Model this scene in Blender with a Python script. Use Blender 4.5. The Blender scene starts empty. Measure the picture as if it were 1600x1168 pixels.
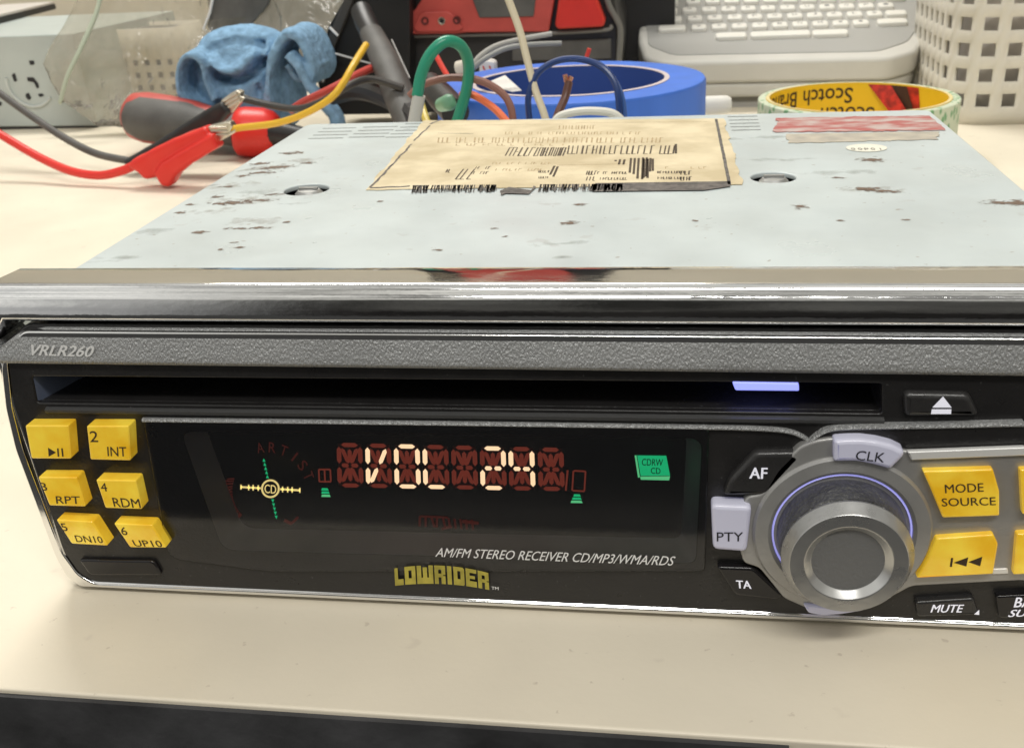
import bpy, bmesh, math, random
from mathutils import Vector, Matrix, noise
random.seed(7)
C = bpy.context.scene
COL = C.collection
S = 0.001                                   # the script is written in millimetres
V = Vector

# ------------------------------------------------------------------ camera
CAM = V((19.45, -159.09, 110.82 - 0.0))
YAW, PITCH, ROLL = 0.16311, 0.41892, -0.05388
FPX = 1640.0
def _axes():
    cy, sy = math.cos(YAW), math.sin(YAW)
    f = V((-sy, cy, 0)); r = V((cy, sy, 0)); u = V((0, 0, 1))
    f2 = f*math.cos(PITCH) - u*math.sin(PITCH); u2 = u*math.cos(PITCH) + f*math.sin(PITCH)
    r3 = r*math.cos(ROLL) + u2*math.sin(ROLL); u3 = u2*math.cos(ROLL) - r*math.sin(ROLL)
    return r3, u3, f2
AR, AU, AF_ = _axes()
cd = bpy.data.cameras.new('camera'); cam = bpy.data.objects.new('camera', cd); COL.objects.link(cam)
M = Matrix((AR, AU, -AF_)).transposed().to_4x4(); M.translation = CAM*S
cam.matrix_world = M
cd.sensor_width = 36; cd.lens = FPX/1600*36; cd.clip_start = 0.01; cd.clip_end = 20
cd.dof.use_dof = True; cd.dof.focus_distance = 0.185; cd.dof.aperture_fstop = 64
C.camera = cam
# ------------------------------------------------------------------ light
w = bpy.data.worlds.new('World'); C.world = w; w.use_nodes = True
nt = w.node_tree; nt.nodes.clear()
def _n(t, **k):
    n = nt.nodes.new(t)
    for a, b in k.items(): setattr(n, a, b)
    return n
tc = _n('ShaderNodeTexCoord'); sx = _n('ShaderNodeSeparateXYZ'); nt.links.new(tc.outputs['Generated'], sx.inputs[0])
mz = _n('ShaderNodeMapRange'); nt.links.new(sx.outputs['Z'], mz.inputs['Value']); mz.inputs['From Min'].default_value = -1; mz.inputs['From Max'].default_value = 1
rz = _n('ShaderNodeValToRGB'); nt.links.new(mz.outputs[0], rz.inputs[0])
el = rz.color_ramp.elements
el[0].position = 0.0; el[0].color = (.05, .046, .043, 1); el[1].position = 1.0; el[1].color = (.66, .645, .60, 1)
for p, c in ((.47, (.10, .092, .085, 1)), (.53, (.36, .345, .31, 1)), (.66, (.42, .41, .37, 1)), (.8, (.52, .505, .46, 1))):
    e = el.new(p); e.color = c
my = _n('ShaderNodeMapRange'); nt.links.new(sx.outputs['Y'], my.inputs['Value'])
my.inputs['From Min'].default_value = -.55; my.inputs['From Max'].default_value = .15; my.inputs['To Min'].default_value = .95; my.inputs['To Max'].default_value = 1.0
nz = _n('ShaderNodeTexNoise'); nz.inputs['Scale'].default_value = 5.5; nz.inputs['Detail'].default_value = 5; nt.links.new(tc.outputs['Generated'], nz.inputs['Vector'])
mn = _n('ShaderNodeMapRange'); nt.links.new(nz.outputs[0], mn.inputs['Value']); mn.inputs['From Min'].default_value = .35; mn.inputs['From Max'].default_value = .65; mn.inputs['To Min'].default_value = .35; mn.inputs['To Max'].default_value = 1.5
mm = _n('ShaderNodeMath', operation='MULTIPLY'); nt.links.new(my.outputs[0], mm.inputs[0]); nt.links.new(mn.outputs[0], mm.inputs[1])
# world dimmed behind the camera, standing in for a photographer in dark clothes
mp_ = _n('ShaderNodeMapRange', interpolation_type='SMOOTHSTEP'); nt.links.new(sx.outputs['Y'], mp_.inputs['Value']); mp_.inputs['From Min'].default_value = -.78; mp_.inputs['From Max'].default_value = -.92
mp_.inputs['To Min'].default_value = 1; mp_.inputs['To Max'].default_value = .16
mq = _n('ShaderNodeMath', operation='MULTIPLY'); nt.links.new(mm.outputs[0], mq.inputs[0]); nt.links.new(mp_.outputs[0], mq.inputs[1]); mm = mq
bg = _n('ShaderNodeBackground'); nt.links.new(rz.outputs[0], bg.inputs['Color']); nt.links.new(mm.outputs[0], bg.inputs['Strength'])
# brightness added to the world at the left, standing in for a pale wall
mx_ = _n('ShaderNodeMapRange', interpolation_type='SMOOTHSTEP'); nt.links.new(sx.outputs['X'], mx_.inputs['Value']); mx_.inputs['From Min'].default_value = -.30; mx_.inputs['From Max'].default_value = -.62
mx_.inputs['To Min'].default_value = 0; mx_.inputs['To Max'].default_value = .42
my2 = _n('ShaderNodeMapRange', interpolation_type='SMOOTHSTEP'); nt.links.new(sx.outputs['Y'], my2.inputs['Value']); my2.inputs['From Min'].default_value = .1; my2.inputs['From Max'].default_value = -.4
mw = _n('ShaderNodeMath', operation='MULTIPLY'); nt.links.new(mx_.outputs[0], mw.inputs[0]); nt.links.new(my2.outputs[0], mw.inputs[1])
bg2 = _n('ShaderNodeBackground'); bg2.inputs['Color'].default_value = (.92, .92, .9, 1); nt.links.new(mw.outputs[0], bg2.inputs['Strength'])
ad = _n('ShaderNodeAddShader'); nt.links.new(bg.outputs[0], ad.inputs[0]); nt.links.new(bg2.outputs[0], ad.inputs[1])
out = _n('ShaderNodeOutputWorld'); nt.links.new(ad.outputs[0], out.inputs['Surface'])
def area(name, loc, target, sx_, sy_, power, col):
    l = bpy.data.lights.new(name, 'AREA'); l.shape = 'RECTANGLE'; l.size = sx_; l.size_y = sy_; l.energy = power; l.color = col
    o = bpy.data.objects.new(name, l); COL.objects.link(o); o.location = loc
    d = V(target) - V(loc); o.rotation_euler = d.to_track_quat('-Z', 'Y').to_euler(); return o
area('ceiling_or_fill_lamp', (-0.30, 0.82, 1.2), (0, .1, 0), 0.75, 0.2, 16.0, (1, .98, .925))
area('ceiling_or_fill_lamp', (0.25, -0.95, 1.55), (0, 0, 0), 1.2, 0.15, 16.5, (1, .98, .93))  # fill lamp added behind the camera to brighten the front of the stereo
C.view_settings.view_transform = 'Standard'; C.view_settings.look = 'None'; C.view_settings.exposure = 0.0; C.view_settings.gamma = 1
C.render.engine = 'CYCLES'

# ------------------------------------------------------------------ helpers
def ray(px, py): return AF_ + AR*((px-800)/FPX) + AU*((584-py)/FPX)
def at(px, py, ax, v):                      # a point of the photograph laid on the plane x, y or z = v
    d = ray(px, py); i = 'xyz'.index(ax); return CAM + d*((v-CAM[i])/d[i])
def onplane(px, py, p, n):
    d = ray(px, py); return CAM + d*((V(p)-CAM).dot(V(n))/d.dot(V(n)))
def fp(px, py, y=-11.0):
    p = at(px, py, 'y', y); return (p.x, p.z)
def fps(pts, y=-11.0): return [fp(a, b, y) for a, b in pts]
def lin(c): return tuple(((x/255)/12.92 if x/255 <= .04045 else ((x/255+.055)/1.055)**2.4) for x in c)

def mat(name, col, rough=.5, metal=0, emit=None, es=0, var=.0, vscale=150, bump=0, bscale=900, coat=0, sss=0, aniso=None, col2=None, spec=.5, rvar=0, stretch=None, trans=0, bdetail=2, vdetail=4, specks=None, ramp=(.35, .65)):
    m = bpy.data.materials.new(name); m.use_nodes = True; t = m.node_tree; b = t.nodes['Principled BSDF']
    b.inputs['Base Color'].default_value = (*col, 1); b.inputs['Roughness'].default_value = rough; b.inputs['Metallic'].default_value = metal
    b.inputs['Specular IOR Level'].default_value = spec
    if emit: b.inputs['Emission Color'].default_value = (*emit, 1); b.inputs['Emission Strength'].default_value = es
    if coat: b.inputs['Coat Weight'].default_value = coat; b.inputs['Coat Roughness'].default_value = .08
    if trans: b.inputs['Transmission Weight'].default_value = trans
    if sss: b.inputs['Subsurface Weight'].default_value = sss; b.inputs['Subsurface Radius'].default_value = (.004, .003, .001); b.inputs['Subsurface Scale'].default_value = .5
    L = t.links.new
    if var or col2 or bump or rvar:
        tcn = t.nodes.new('ShaderNodeTexCoord'); vec = tcn.outputs['Object']
        if stretch:
            mp = t.nodes.new('ShaderNodeMapping'); mp.inputs['Scale'].default_value = stretch; L(vec, mp.inputs[0]); vec = mp.outputs[0]
    if var or col2:
        n = t.nodes.new('ShaderNodeTexNoise'); n.inputs['Scale'].default_value = vscale; n.inputs['Detail'].default_value = vdetail; L(vec, n.inputs['Vector'])
        r = t.nodes.new('ShaderNodeValToRGB'); L(n.outputs[0], r.inputs[0])
        c2 = col2 or tuple(x*(1-var) for x in col); c1 = col if col2 else tuple(min(1, x*(1+var*.5)) for x in col)
        r.color_ramp.elements[0].position = ramp[0]; r.color_ramp.elements[0].color = (*c2, 1)
        r.color_ramp.elements[1].position = ramp[1]; r.color_ramp.elements[1].color = (*c1, 1)
        cout = r.outputs[0]
        for sc_, th_, cs_, amt in (specks or ()):       # dust, dirt and scratches: sparse noise spots
            n = t.nodes.new('ShaderNodeTexNoise'); n.inputs['Scale'].default_value = sc_; n.inputs['Detail'].default_value = 3; L(vec, n.inputs['Vector'])
            q = t.nodes.new('ShaderNodeMapRange'); L(n.outputs[0], q.inputs['Value']); q.inputs['From Min'].default_value = th_; q.inputs['From Max'].default_value = th_+.05; q.inputs['To Max'].default_value = amt
            mx = t.nodes.new('ShaderNodeMix'); mx.data_type = 'RGBA'; L(q.outputs[0], mx.inputs[0]); L(cout, mx.inputs[6]); mx.inputs[7].default_value = (*cs_, 1); cout = mx.outputs[2]
        L(cout, b.inputs['Base Color'])
    if rvar:
        n = t.nodes.new('ShaderNodeTexNoise'); n.inputs['Scale'].default_value = vscale*1.7; n.inputs['Detail'].default_value = 5; L(vec, n.inputs['Vector'])
        r = t.nodes.new('ShaderNodeMapRange'); L(n.outputs[0], r.inputs['Value']); r.inputs['From Min'].default_value = .3; r.inputs['From Max'].default_value = .7
        r.inputs['To Min'].default_value = max(.02, rough-rvar); r.inputs['To Max'].default_value = rough+rvar; L(r.outputs[0], b.inputs['Roughness'])
    if bump:
        n = t.nodes.new('ShaderNodeTexNoise'); n.inputs['Scale'].default_value = bscale; n.inputs['Detail'].default_value = bdetail; L(vec, n.inputs['Vector'])
        bp = t.nodes.new('ShaderNodeBump'); bp.inputs['Strength'].default_value = bump; bp.inputs['Distance'].default_value = .0006; L(n.outputs[0], bp.inputs['Height']); L(bp.outputs[0], b.inputs['Normal'])
    return m
def mat_clear(name, tint, gloss_rough, body=0.0, body_col=(.8, .8, .8), ior=1.45):   # thin clear plastic: see-through with a fresnel shine and a little body
    m = bpy.data.materials.new(name); m.use_nodes = True; t = m.node_tree; t.nodes.clear(); L = t.links.new
    o = t.nodes.new('ShaderNodeOutputMaterial'); tr = t.nodes.new('ShaderNodeBsdfTransparent'); tr.inputs[0].default_value = (*tint, 1)
    df = t.nodes.new('ShaderNodeBsdfDiffuse'); df.inputs[0].default_value = (*body_col, 1)
    m1 = t.nodes.new('ShaderNodeMixShader'); m1.inputs[0].default_value = body; L(tr.outputs[0], m1.inputs[1]); L(df.outputs[0], m1.inputs[2])
    gl = t.nodes.new('ShaderNodeBsdfGlossy'); gl.inputs['Roughness'].default_value = gloss_rough
    fr = t.nodes.new('ShaderNodeFresnel'); fr.inputs[0].default_value = ior
    m2 = t.nodes.new('ShaderNodeMixShader'); L(fr.outputs[0], m2.inputs[0]); L(m1.outputs[0], m2.inputs[1]); L(gl.outputs[0], m2.inputs[2]); L(m2.outputs[0], o.inputs[0])
    return m, m1, df
def mat_stain(name, col, scale=900, thr=.5, soft=.24, top=.85):                    # worn patch: noise-edged, fades out towards its rim (attribute r = 0 centre, 1 rim)
    m = bpy.data.materials.new(name); m.use_nodes = True; t = m.node_tree; b = t.nodes['Principled BSDF']; L = t.links.new
    b.inputs['Base Color'].default_value = (*col, 1); b.inputs['Roughness'].default_value = .8
    at_ = t.nodes.new('ShaderNodeAttribute'); at_.attribute_name = 'r'
    tcn = t.nodes.new('ShaderNodeTexCoord'); n = t.nodes.new('ShaderNodeTexNoise'); n.inputs['Scale'].default_value = scale; n.inputs['Detail'].default_value = 5; L(tcn.outputs['Object'], n.inputs['Vector'])
    a = t.nodes.new('ShaderNodeMath'); a.operation = 'MULTIPLY_ADD'; L(at_.outputs['Fac'], a.inputs[0]); a.inputs[1].default_value = -.55; L(n.outputs[0], a.inputs[2])
    r = t.nodes.new('ShaderNodeMapRange'); L(a.outputs[0], r.inputs['Value']); r.inputs['From Min'].default_value = thr-.34; r.inputs['From Max'].default_value = thr-.34+soft; r.inputs['To Max'].default_value = top
    L(r.outputs[0], b.inputs['Alpha'])
    return m

class MB:                                   # collects shapes; build() links them as ONE mesh object
    def __init__(s): s.v = []; s.f = []; s.m = []; s.att = None
    def add(s, vs, fs, mi=0):
        k = len(s.v); s.v += [V(p) for p in vs]; s.f += [tuple(i+k for i in f) for f in fs]; s.m += [mi]*len(fs); return s
    def box(s, a, b, mi=0):
        x0, y0, z0 = a; x1, y1, z1 = b
        return s.add([(x0,y0,z0),(x1,y0,z0),(x1,y1,z0),(x0,y1,z0),(x0,y0,z1),(x1,y0,z1),(x1,y1,z1),(x0,y1,z1)],
                     [(0,3,2,1),(4,5,6,7),(0,1,5,4),(1,2,6,5),(2,3,7,6),(3,0,4,7)], mi)
    def loft(s, rings, caps=(True, True), mi=0):
        n = len(rings[0]); vs = [p for r in rings for p in r]; fs = []
        for i in range(len(rings)-1):
            for j in range(n):
                k = (j+1) % n; fs.append((i*n+j, i*n+k, (i+1)*n+k, (i+1)*n+j))
        if caps[0]: fs.append(tuple(range(n-1, -1, -1)))
        if caps[1]: fs.append(tuple((len(rings)-1)*n + j for j in range(n)))
        return s.add(vs, fs, mi)
    def tube(s, pts, r, n=12, mi=0, smooth=True, sq=1.0):
        pts = spline(pts, 6) if smooth and len(pts) > 2 else [V(p) for p in pts]
        N = len(pts); rr = r if isinstance(r, (list, tuple)) else [r, r]
        prev = None; rings = []
        for i, p in enumerate(pts):
            t = (pts[min(i+1, N-1)] - pts[max(i-1, 0)]).normalized()
            if prev is None:
                a = V((0,0,1)) if abs(t.z) < .9 else V((1,0,0)); u = t.cross(a).normalized()
            else: u = (prev - t*prev.dot(t)).normalized()
            prev = u; v = t.cross(u)
            q = i/(N-1)*(len(rr)-1); j = min(int(q), len(rr)-2); R = rr[j] + (rr[j+1]-rr[j])*(q-j)
            rings.append([p + (u*math.cos(2*math.pi*k/n) + v*math.sin(2*math.pi*k/n)*sq)*R for k in range(n)])
        return s.loft(rings, mi=mi)
    def lathe(s, c, axis, prof, n=64, mi=0, closed=False):      # prof: (distance along axis, radius)
        c = V(c); a = V(axis).normalized(); h = V((1,0,0)) if abs(a.x) < .9 else V((0,1,0))
        u = (h - a*h.dot(a)).normalized(); v = a.cross(u)
        rings = [[c + a*d + (u*math.cos(2*math.pi*k/n) + v*math.sin(2*math.pi*k/n))*max(r, 1e-4) for k in range(n)] for d, r in prof]
        return s.loft(rings, (not closed, not closed), mi)
    def build(s, name, mats, parent=None, ang=35, label=None, smooth=True):
        me = bpy.data.meshes.new(name); off = V((0,0,0)); p = parent
        while p is not None: off += p.location; p = p.parent
        me.from_pydata([tuple(p*S - off) for p in s.v], [], s.f); me.update()
        for m in (mats if isinstance(mats, (list, tuple)) else [mats]): me.materials.append(m)
        me.polygons.foreach_set('material_index', s.m)
        b = bmesh.new(); b.from_mesh(me); bmesh.ops.recalc_face_normals(b, faces=b.faces); b.to_mesh(me); b.free()
        if s.att:
            a = me.attributes.new('r', 'FLOAT', 'POINT'); a.data.foreach_set('value', s.att)
        if smooth:
            me.polygons.foreach_set('use_smooth', [len(p.vertices) < 9 for p in me.polygons]); me.set_sharp_from_angle(angle=math.radians(ang))
        o = bpy.data.objects.new(name, me); COL.objects.link(o); o.parent = parent
        if smooth: o.modifiers.new('normals', 'WEIGHTED_NORMAL').keep_sharp = True
        if label: o['label'] = label
        return o
def spline(pts, k):                         # Catmull-Rom
    P = [V(p) for p in pts]; P = [P[0]*2-P[1]] + P + [P[-1]*2-P[-2]]; o = []
    for i in range(1, len(P)-2):
        a, b, c, d = P[i-1:i+3]
        for j in range(k):
            t = j/k; o.append(.5*(2*b + (c-a)*t + (2*a-5*b+4*c-d)*t*t + (3*b-a-3*c+d)*t**3))
    o.append(P[-2]); return o
def rnd(poly, r, n=5):                      # round the corners of a 2-D polygon; r one value or one per corner
    o = []; N = len(poly)
    for i in range(N):
        a, b, c = V(poly[i-1]), V(poly[i]), V(poly[(i+1) % N]); rr = r[i] if isinstance(r, (list, tuple)) else r
        d1 = (a-b); d2 = (c-b); q = min(rr, d1.length*.48, d2.length*.48)
        if q < 1e-3: o.append(tuple(b)); continue
        p1 = b + d1.normalized()*q; p2 = b + d2.normalized()*q
        for j in range(n+1):
            t = j/n; o.append(tuple(p1*(1-t)**2 + b*2*t*(1-t) + p2*t*t))
    return o
def _curve_mesh(polys, depth, bevel, seg=2):
    cu = bpy.data.curves.new('tmp', 'CURVE'); cu.dimensions = '2D'; cu.fill_mode = 'BOTH'
    cu.extrude = max(depth/2-bevel, 0); cu.bevel_depth = bevel; cu.bevel_resolution = seg; cu.offset = -bevel
    for p in polys:
        sp = cu.splines.new('POLY'); sp.points.add(len(p)-1); sp.use_cyclic_u = True
        for q, pt in zip(sp.points, p): q.co = (pt[0], pt[1], 0, 1)
    return _to_mesh(cu)
def _to_mesh(cu):
    o = bpy.data.objects.new('tmp', cu); COL.objects.link(o); bpy.context.view_layer.update()
    me = bpy.data.meshes.new_from_object(o.evaluated_get(bpy.context.evaluated_depsgraph_get()))
    vs = [v.co.copy() for v in me.vertices]; fs = [tuple(p.vertices) for p in me.polygons]
    bpy.data.objects.remove(o); bpy.data.curves.remove(cu); bpy.data.meshes.remove(me)
    return vs, fs
def plate_y(mb, poly, y0, y1, bevel=.2, holes=(), mi=0):        # slab with outline in (x,z), front at y0, back at y1
    vs, fs = _curve_mesh([poly]+list(holes), y1-y0, bevel); mid = (y0+y1)/2
    return mb.add([(v.x, mid - v.z, v.y) for v in vs], fs, mi)
def plate_z(mb, poly, z0, z1, bevel=.2, holes=(), mi=0):
    vs, fs = _curve_mesh([poly]+list(holes), z1-z0, bevel); mid = (z0+z1)/2
    return mb.add([(v.x, v.y, mid + v.z) for v in vs], fs, mi)
def plate_n(mb, pts, n, depth, bevel=.2, holes=(), mi=0):       # slab from 3-D outline points on any plane, thickened behind (against n)
    n = V(n).normalized(); o = V(pts[0]); u = (V(pts[1])-o); u = (u - n*u.dot(n)).normalized(); v = n.cross(u)
    fl = lambda P: [((V(p)-o).dot(u), (V(p)-o).dot(v)) for p in P]
    vs, fs = _curve_mesh([fl(pts)]+[fl(h) for h in holes], depth, bevel)
    return mb.add([o + u*p.x + v*p.y + n*(p.z - depth/2) for p in vs], fs, mi)
def text(mb, s, BL, BR, TL, shear=0, bold=0, mi=0, lift=.03, spacing=1):
    cu = bpy.data.curves.new('tmp', 'FONT'); cu.body = s; cu.size = 10; cu.shear = shear; cu.space_character = spacing; cu.resolution_u = 3
    vs, fs = _to_mesh(cu)
    x0 = min(v.x for v in vs); x1 = max(v.x for v in vs); y0 = min(v.y for v in vs); y1 = max(v.y for v in vs)
    BL, BR, TL = V(BL), V(BR), V(TL); n = (BR-BL).cross(TL-BL).normalized()*lift
    k = bold*.75
    for j, (dx, dz_) in enumerate(((0, 0), (k, 0), (-k, 0), (0, k*.6)) if bold else ((0, 0),)):    # heavier type: printed over itself
        mb.add([BL + (BR-BL)*((v.x+dx-x0)/(x1-x0)) + (TL-BL)*((v.y+dz_-y0)/(y1-y0)) + n*(1+.12*j) for v in vs], fs, mi)
    return mb
def ftext(mb, s, bl, br, tl, y, **k):                           # lettering on a front face at depth y, from photograph corners
    f = lambda p: at(p[0], p[1], 'y', y); return text(mb, s, f(bl), f(br), f(tl), **k)
def fpoly(mb, pts, y, mi=0): return mb.add([at(a, b, 'y', y) for a, b in pts], [tuple(range(len(pts)))], mi)
def thing(name, label, cat, loc=(0, 0, 0), group=None):
    o = bpy.data.objects.new(name, None); COL.objects.link(o); o.location = V(loc)*S; o.empty_display_size = .01
    o['label'] = label; o['category'] = cat
    if group: o['group'] = group
    return o
def tag(o, label, cat, group=None):
    o['label'] = label; o['category'] = cat
    if group: o['group'] = group
    return o

# ------------------------------------------------------------------ materials
m_desk = mat('laminate', (.80, .725, .585), .42, var=.05, vscale=25, vdetail=8, bump=.06, bscale=700, rvar=.08, specks=((420, .70, (.52, .44, .34), .5), (120, .70, (.62, .54, .44), .35)))
m_floor = mat('dark carpet', (.05, .05, .052), .9, var=.5, vscale=14, bump=.5, bscale=300)
m_wall = mat('wall paint', (.62, .57, .47), .8, var=.06, vscale=6)
m_steel = mat('pale steel', (.53, .585, .59), .36, .0, var=.10, vscale=40, vdetail=8, specks=((520, .69, (.22, .17, .13), .6), (170, .68, (.42, .44, .43), .5)), bump=.05, bscale=240, rvar=.1, spec=.45)
m_steel_dk = mat('chassis inside', (.02, .02, .022), .7)
m_slot = mat('slot shade', (.10, .10, .10), .7)
m_screw = mat('screw steel', (.42, .42, .41), .45, .8, bump=.2, bscale=900)
m_chrome = mat('worn chrome', (.86, .865, .87), .075, 1, rvar=.06, vscale=130, bump=.05, bscale=700, stretch=(.35, 1, 1), bdetail=6)
m_trim = mat('chrome trim', (.82, .82, .82), .12, 1, bump=.03, bscale=300)
m_bar = mat('brushed grey plastic', (.40, .405, .405), .36, .25, var=.10, vscale=60, bump=.8, bscale=3300, stretch=(1, .6, .55), bdetail=2)
m_black = mat('black plastic', (.018, .017, .017), .34, var=.1, specks=((1500, .70, (.16, .16, .16), .35),), bump=.12, bscale=1600, rvar=.08, vscale=120)
m_gloss = mat('gloss black', (.012, .011, .012), .16, var=.1, specks=((1500, .71, (.16, .16, .16), .3),), bump=.03, bscale=500, rvar=.06, vscale=90)
m_bez = mat('dark grey bezel', (.33, .33, .345), .55, var=.15, vscale=90)
m_screen = mat('screen glass', (.007, .010, .010), .25, var=.3, vscale=40)
m_offglow = mat('glowing off segment', (.105, .018, .012), .6, emit=(.30, .05, .028), es=.5, var=.35, vscale=400)  # segments that are off, given a dim red glow of their own
m_offglow2 = mat('faint segment', (.06, .014, .012), .7, emit=(.24, .035, .022), es=.2)
m_lit = mat('lit segment', (.9, .7, .45), .6, emit=(1, .70, .40), es=1.35)
m_ylit = mat('lit yellow mark', (.9, .8, .4), .6, emit=(1, .78, .28), es=.9)
m_green = mat('lit green mark', (.05, .5, .25), .6, emit=(.01, .62, .22), es=.75)
m_green2 = mat('pale lit green', (.2, .6, .35), .6, emit=(.14, .78, .30), es=.75)
m_amber = mat('amber button plastic', (.90, .56, .035), .22, emit=(1, .58, .01), es=.26, coat=.6, var=.22, vscale=130, bump=.10, bscale=260)
_t = m_amber.node_tree; _b = _t.nodes['Principled BSDF']; _r = [n for n in _t.nodes if n.type == 'VALTORGB'][0]
_r.color_ramp.elements[0].color = (.80, .45, .014, 1); _r.color_ramp.elements[1].color = (.93, .67, .06, 1); _t.links.new(_r.outputs[0], _b.inputs['Emission Color'])   # backlit unevenly
m_ink = mat('dark ink', (.05, .03, .012), .7)
m_blackink = mat('black ink', (.018, .018, .02), .7)
m_white = mat('white print', (.86, .86, .85), .6)
m_whitelit = mat('white lit print', (.8, .8, .85), .6, emit=(.85, .85, 1), es=.35)
m_logo = mat('olive yellow print', (.46, .39, .06), .6, var=.25, vscale=500)
m_worn = mat('worn edged black', (.028, .027, .027), .3, bump=.12, bscale=900, rvar=.1, vscale=200)
m_lens, _, _ = mat_clear('display window', (.9, .9, .92), .09, .012, (.4, .4, .42))
m_led = mat('blue light pipe', (.35, .4, .9), .3, emit=(.26, .30, 1.0), es=.95)
m_glow = mat('blue knob glow', (.5, .5, .9), .4, emit=(.36, .36, 1.0), es=.5, var=.3, vscale=90)
m_lilac = mat('pale lilac button', (.66, .66, .74), .28, emit=(.42, .42, .85), es=.10, coat=.3)
m_silver = mat('silver paint', (.40, .395, .385), .36, .45, bump=.08, bscale=1200, var=.08, vscale=200)
m_knob = mat('knob metal', (.46, .46, .455), .3, .8, bump=.06, bscale=900, rvar=.06, vscale=200)
m_knobside = mat('knob side', (.15, .15, .147), .42, .6, bump=.8, bscale=1300, var=.3, vscale=260)
m_knobmid = mat('knob centre', (.21, .21, .208), .55, .3, bump=.3, bscale=1800)
m_bright = mat('bright cut metal', (.84, .835, .81), .3, .25)

# ------------------------------------------------------------------ setting
DZ = -1.75                                   # desk top height (mm)
DE = at(0, 1075, 'z', DZ); DE2 = at(1220, 1155, 'z', DZ)
dy = (DE2.y-DE.y)/(DE2.x-DE.x)
mb = MB(); plate_z(mb, [(-1000, DE.y+(-1000-DE.x)*dy), (1000, DE.y+(1000-DE.x)*dy), (1000, 900), (-1000, 900)], DZ-26, DZ, .5)
desk = mb.build('desk', m_desk); desk['kind'] = 'structure'
o = MB().add([(-3000,-3000,-720),(3000,-3000,-720),(3000,3000,-720),(-3000,3000,-720)], [(0,1,2,3)]).build('floor', m_floor); o['kind'] = 'structure'
o = MB().box((-1600, 930, -720), (1600, 1000, 1300)).build('wall', m_wall); o['kind'] = 'structure'
a = at(1228, 1156, 'z', DZ-3)
mb = MB(); e = lambda x: DE.y+(x-DE.x)*dy
mb.add([(x, e(x)-k, z) for x in (-1000, a.x) for k, z in ((.9, DZ-.9), (.9, DZ-60), (-6, DZ-60), (-6, DZ-.9))], [(0, 1, 2, 3), (4, 7, 6, 5), (0, 3, 7, 4), (0, 4, 5, 1), (1, 5, 6, 2), (2, 6, 7, 3)])
mb.build('dark_strip', mat('mottled dark strip', (.05, .05, .053), .7, var=.6, vscale=45, vdetail=6, bump=.3, bscale=400), desk)  # mottled dark strip standing in for the dark floor below the bench edge
# ------------------------------------------------------------------ the car stereo
R = thing('car_stereo', 'old car CD stereo with amber buttons, red digits reading VOL 24 and a silver knob', 'car stereo', (0, 60, DZ))
ZT = 54.0
# --- chassis
hole_c = []
for l_, r_ in (((446, 296), (512, 296)), ((1173, 277), (1244, 277))):
    p, q = at(*l_, 'z', ZT), at(*r_, 'z', ZT); hole_c.append(((p.x+q.x)/2, (p.y+q.y)/2, (q.x-p.x)/2))
def circ(c, r, n=32, ry=None): return [(c[0]+r*math.cos(2*math.pi*k/n), c[1]+(ry or r)*math.sin(2*math.pi*k/n)) for k in range(n)]
mb = MB()
plate_z(mb, rnd([(-89, 0), (89, 0), (89, 147), (-89, 147)], [.5, .5, 3.5, 3.5]), ZT-1.2, ZT, .35, holes=[circ(h, h[2]) for h in hole_c])
mb.box((-88.9, 0, 3), (-87.7, 146, ZT-1.0)); mb.box((87.7, 0, 3), (88.9, 146, ZT-1.0)); mb.box((-87.5, 145.6, 3), (87.5, 146.8, ZT-1.0)); mb.box((-87.5, 0, 3), (87.5, 145, 4.2))
chassis = mb.build('chassis', m_steel, R)
mb = MB(); mb.box((-86, 20, ZT-16), (86, 130, ZT-12)); mb.build('dark_inside', m_steel_dk, chassis)  # dark plate under the lid that paints the inside of the holes black
for h in hole_c:
    mb = MB(); c = (h[0]+.2, h[1]+.8, ZT-4)
    mb.lathe(c, (0, 0, 1), [(-6, 2.3), (1.2, 2.3), (1.6, 3.2), (3.0, 3.2), (3.7, 2.5), (3.9, 0)], 28)
    mb.box((c[0]-2.2, c[1]-.4, c[2]+3.7), (c[0]+2.2, c[1]+.4, c[2]+4.3)); mb.build('screw', m_screw, chassis)
def tp(px, py, dz=.08): return at(px, py, 'z', ZT+dz)
# vent slots at the back of the lid, dark strips painting their shade
for grp in ([(497, 206), (555, 201)], [(560, 204), (618, 200)], [(618, 204), (660, 202)], [(1140, 193), (1186, 192)]):
    (xa, ya), (xb, yb) = grp
    for k in range(5):
        f = (k-2)/2; yy = 10.5*f; sh = -15*f if xa < 900 else 3*f
        p, q = tp(xa+sh, ya+yy, .05), tp(xb+sh*.9, yb+yy, .05)
        if max(p.y, q.y) > 145.3: continue
        mb = MB(); mb.box((p.x, p.y-.28, ZT-.2), (q.x, p.y+.28, ZT+.05)); mb.build('vent_slot', m_slot, chassis)
def blobs(name, m, specs, z, parent):
    n = 18
    for (px, py, rx, ry, ang) in specs:
        mb = MB(); c = at(px, py, 'z', ZT); z += .0012; vs = [(c.x, c.y, ZT+z)]; at2 = [0.0]
        for ring in (.5, 1.0):
            for k in range(n):
                a = 2*math.pi*k/n; x = rx*math.cos(a)*ring; y = ry*math.sin(a)*ring
                vs.append((c.x + x*math.cos(ang)-y*math.sin(ang), c.y + x*math.sin(ang)+y*math.cos(ang), ZT+z)); at2.append(ring)
        fs = [(0, 1+k, 1+(k+1) % n) for k in range(n)] + [(1+k, 1+n+k, 1+n+(k+1) % n, 1+(k+1) % n) for k in range(n)]
        mb.add(vs, fs); mb.att = at2; mb.build(name, m, parent, smooth=False)
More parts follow.
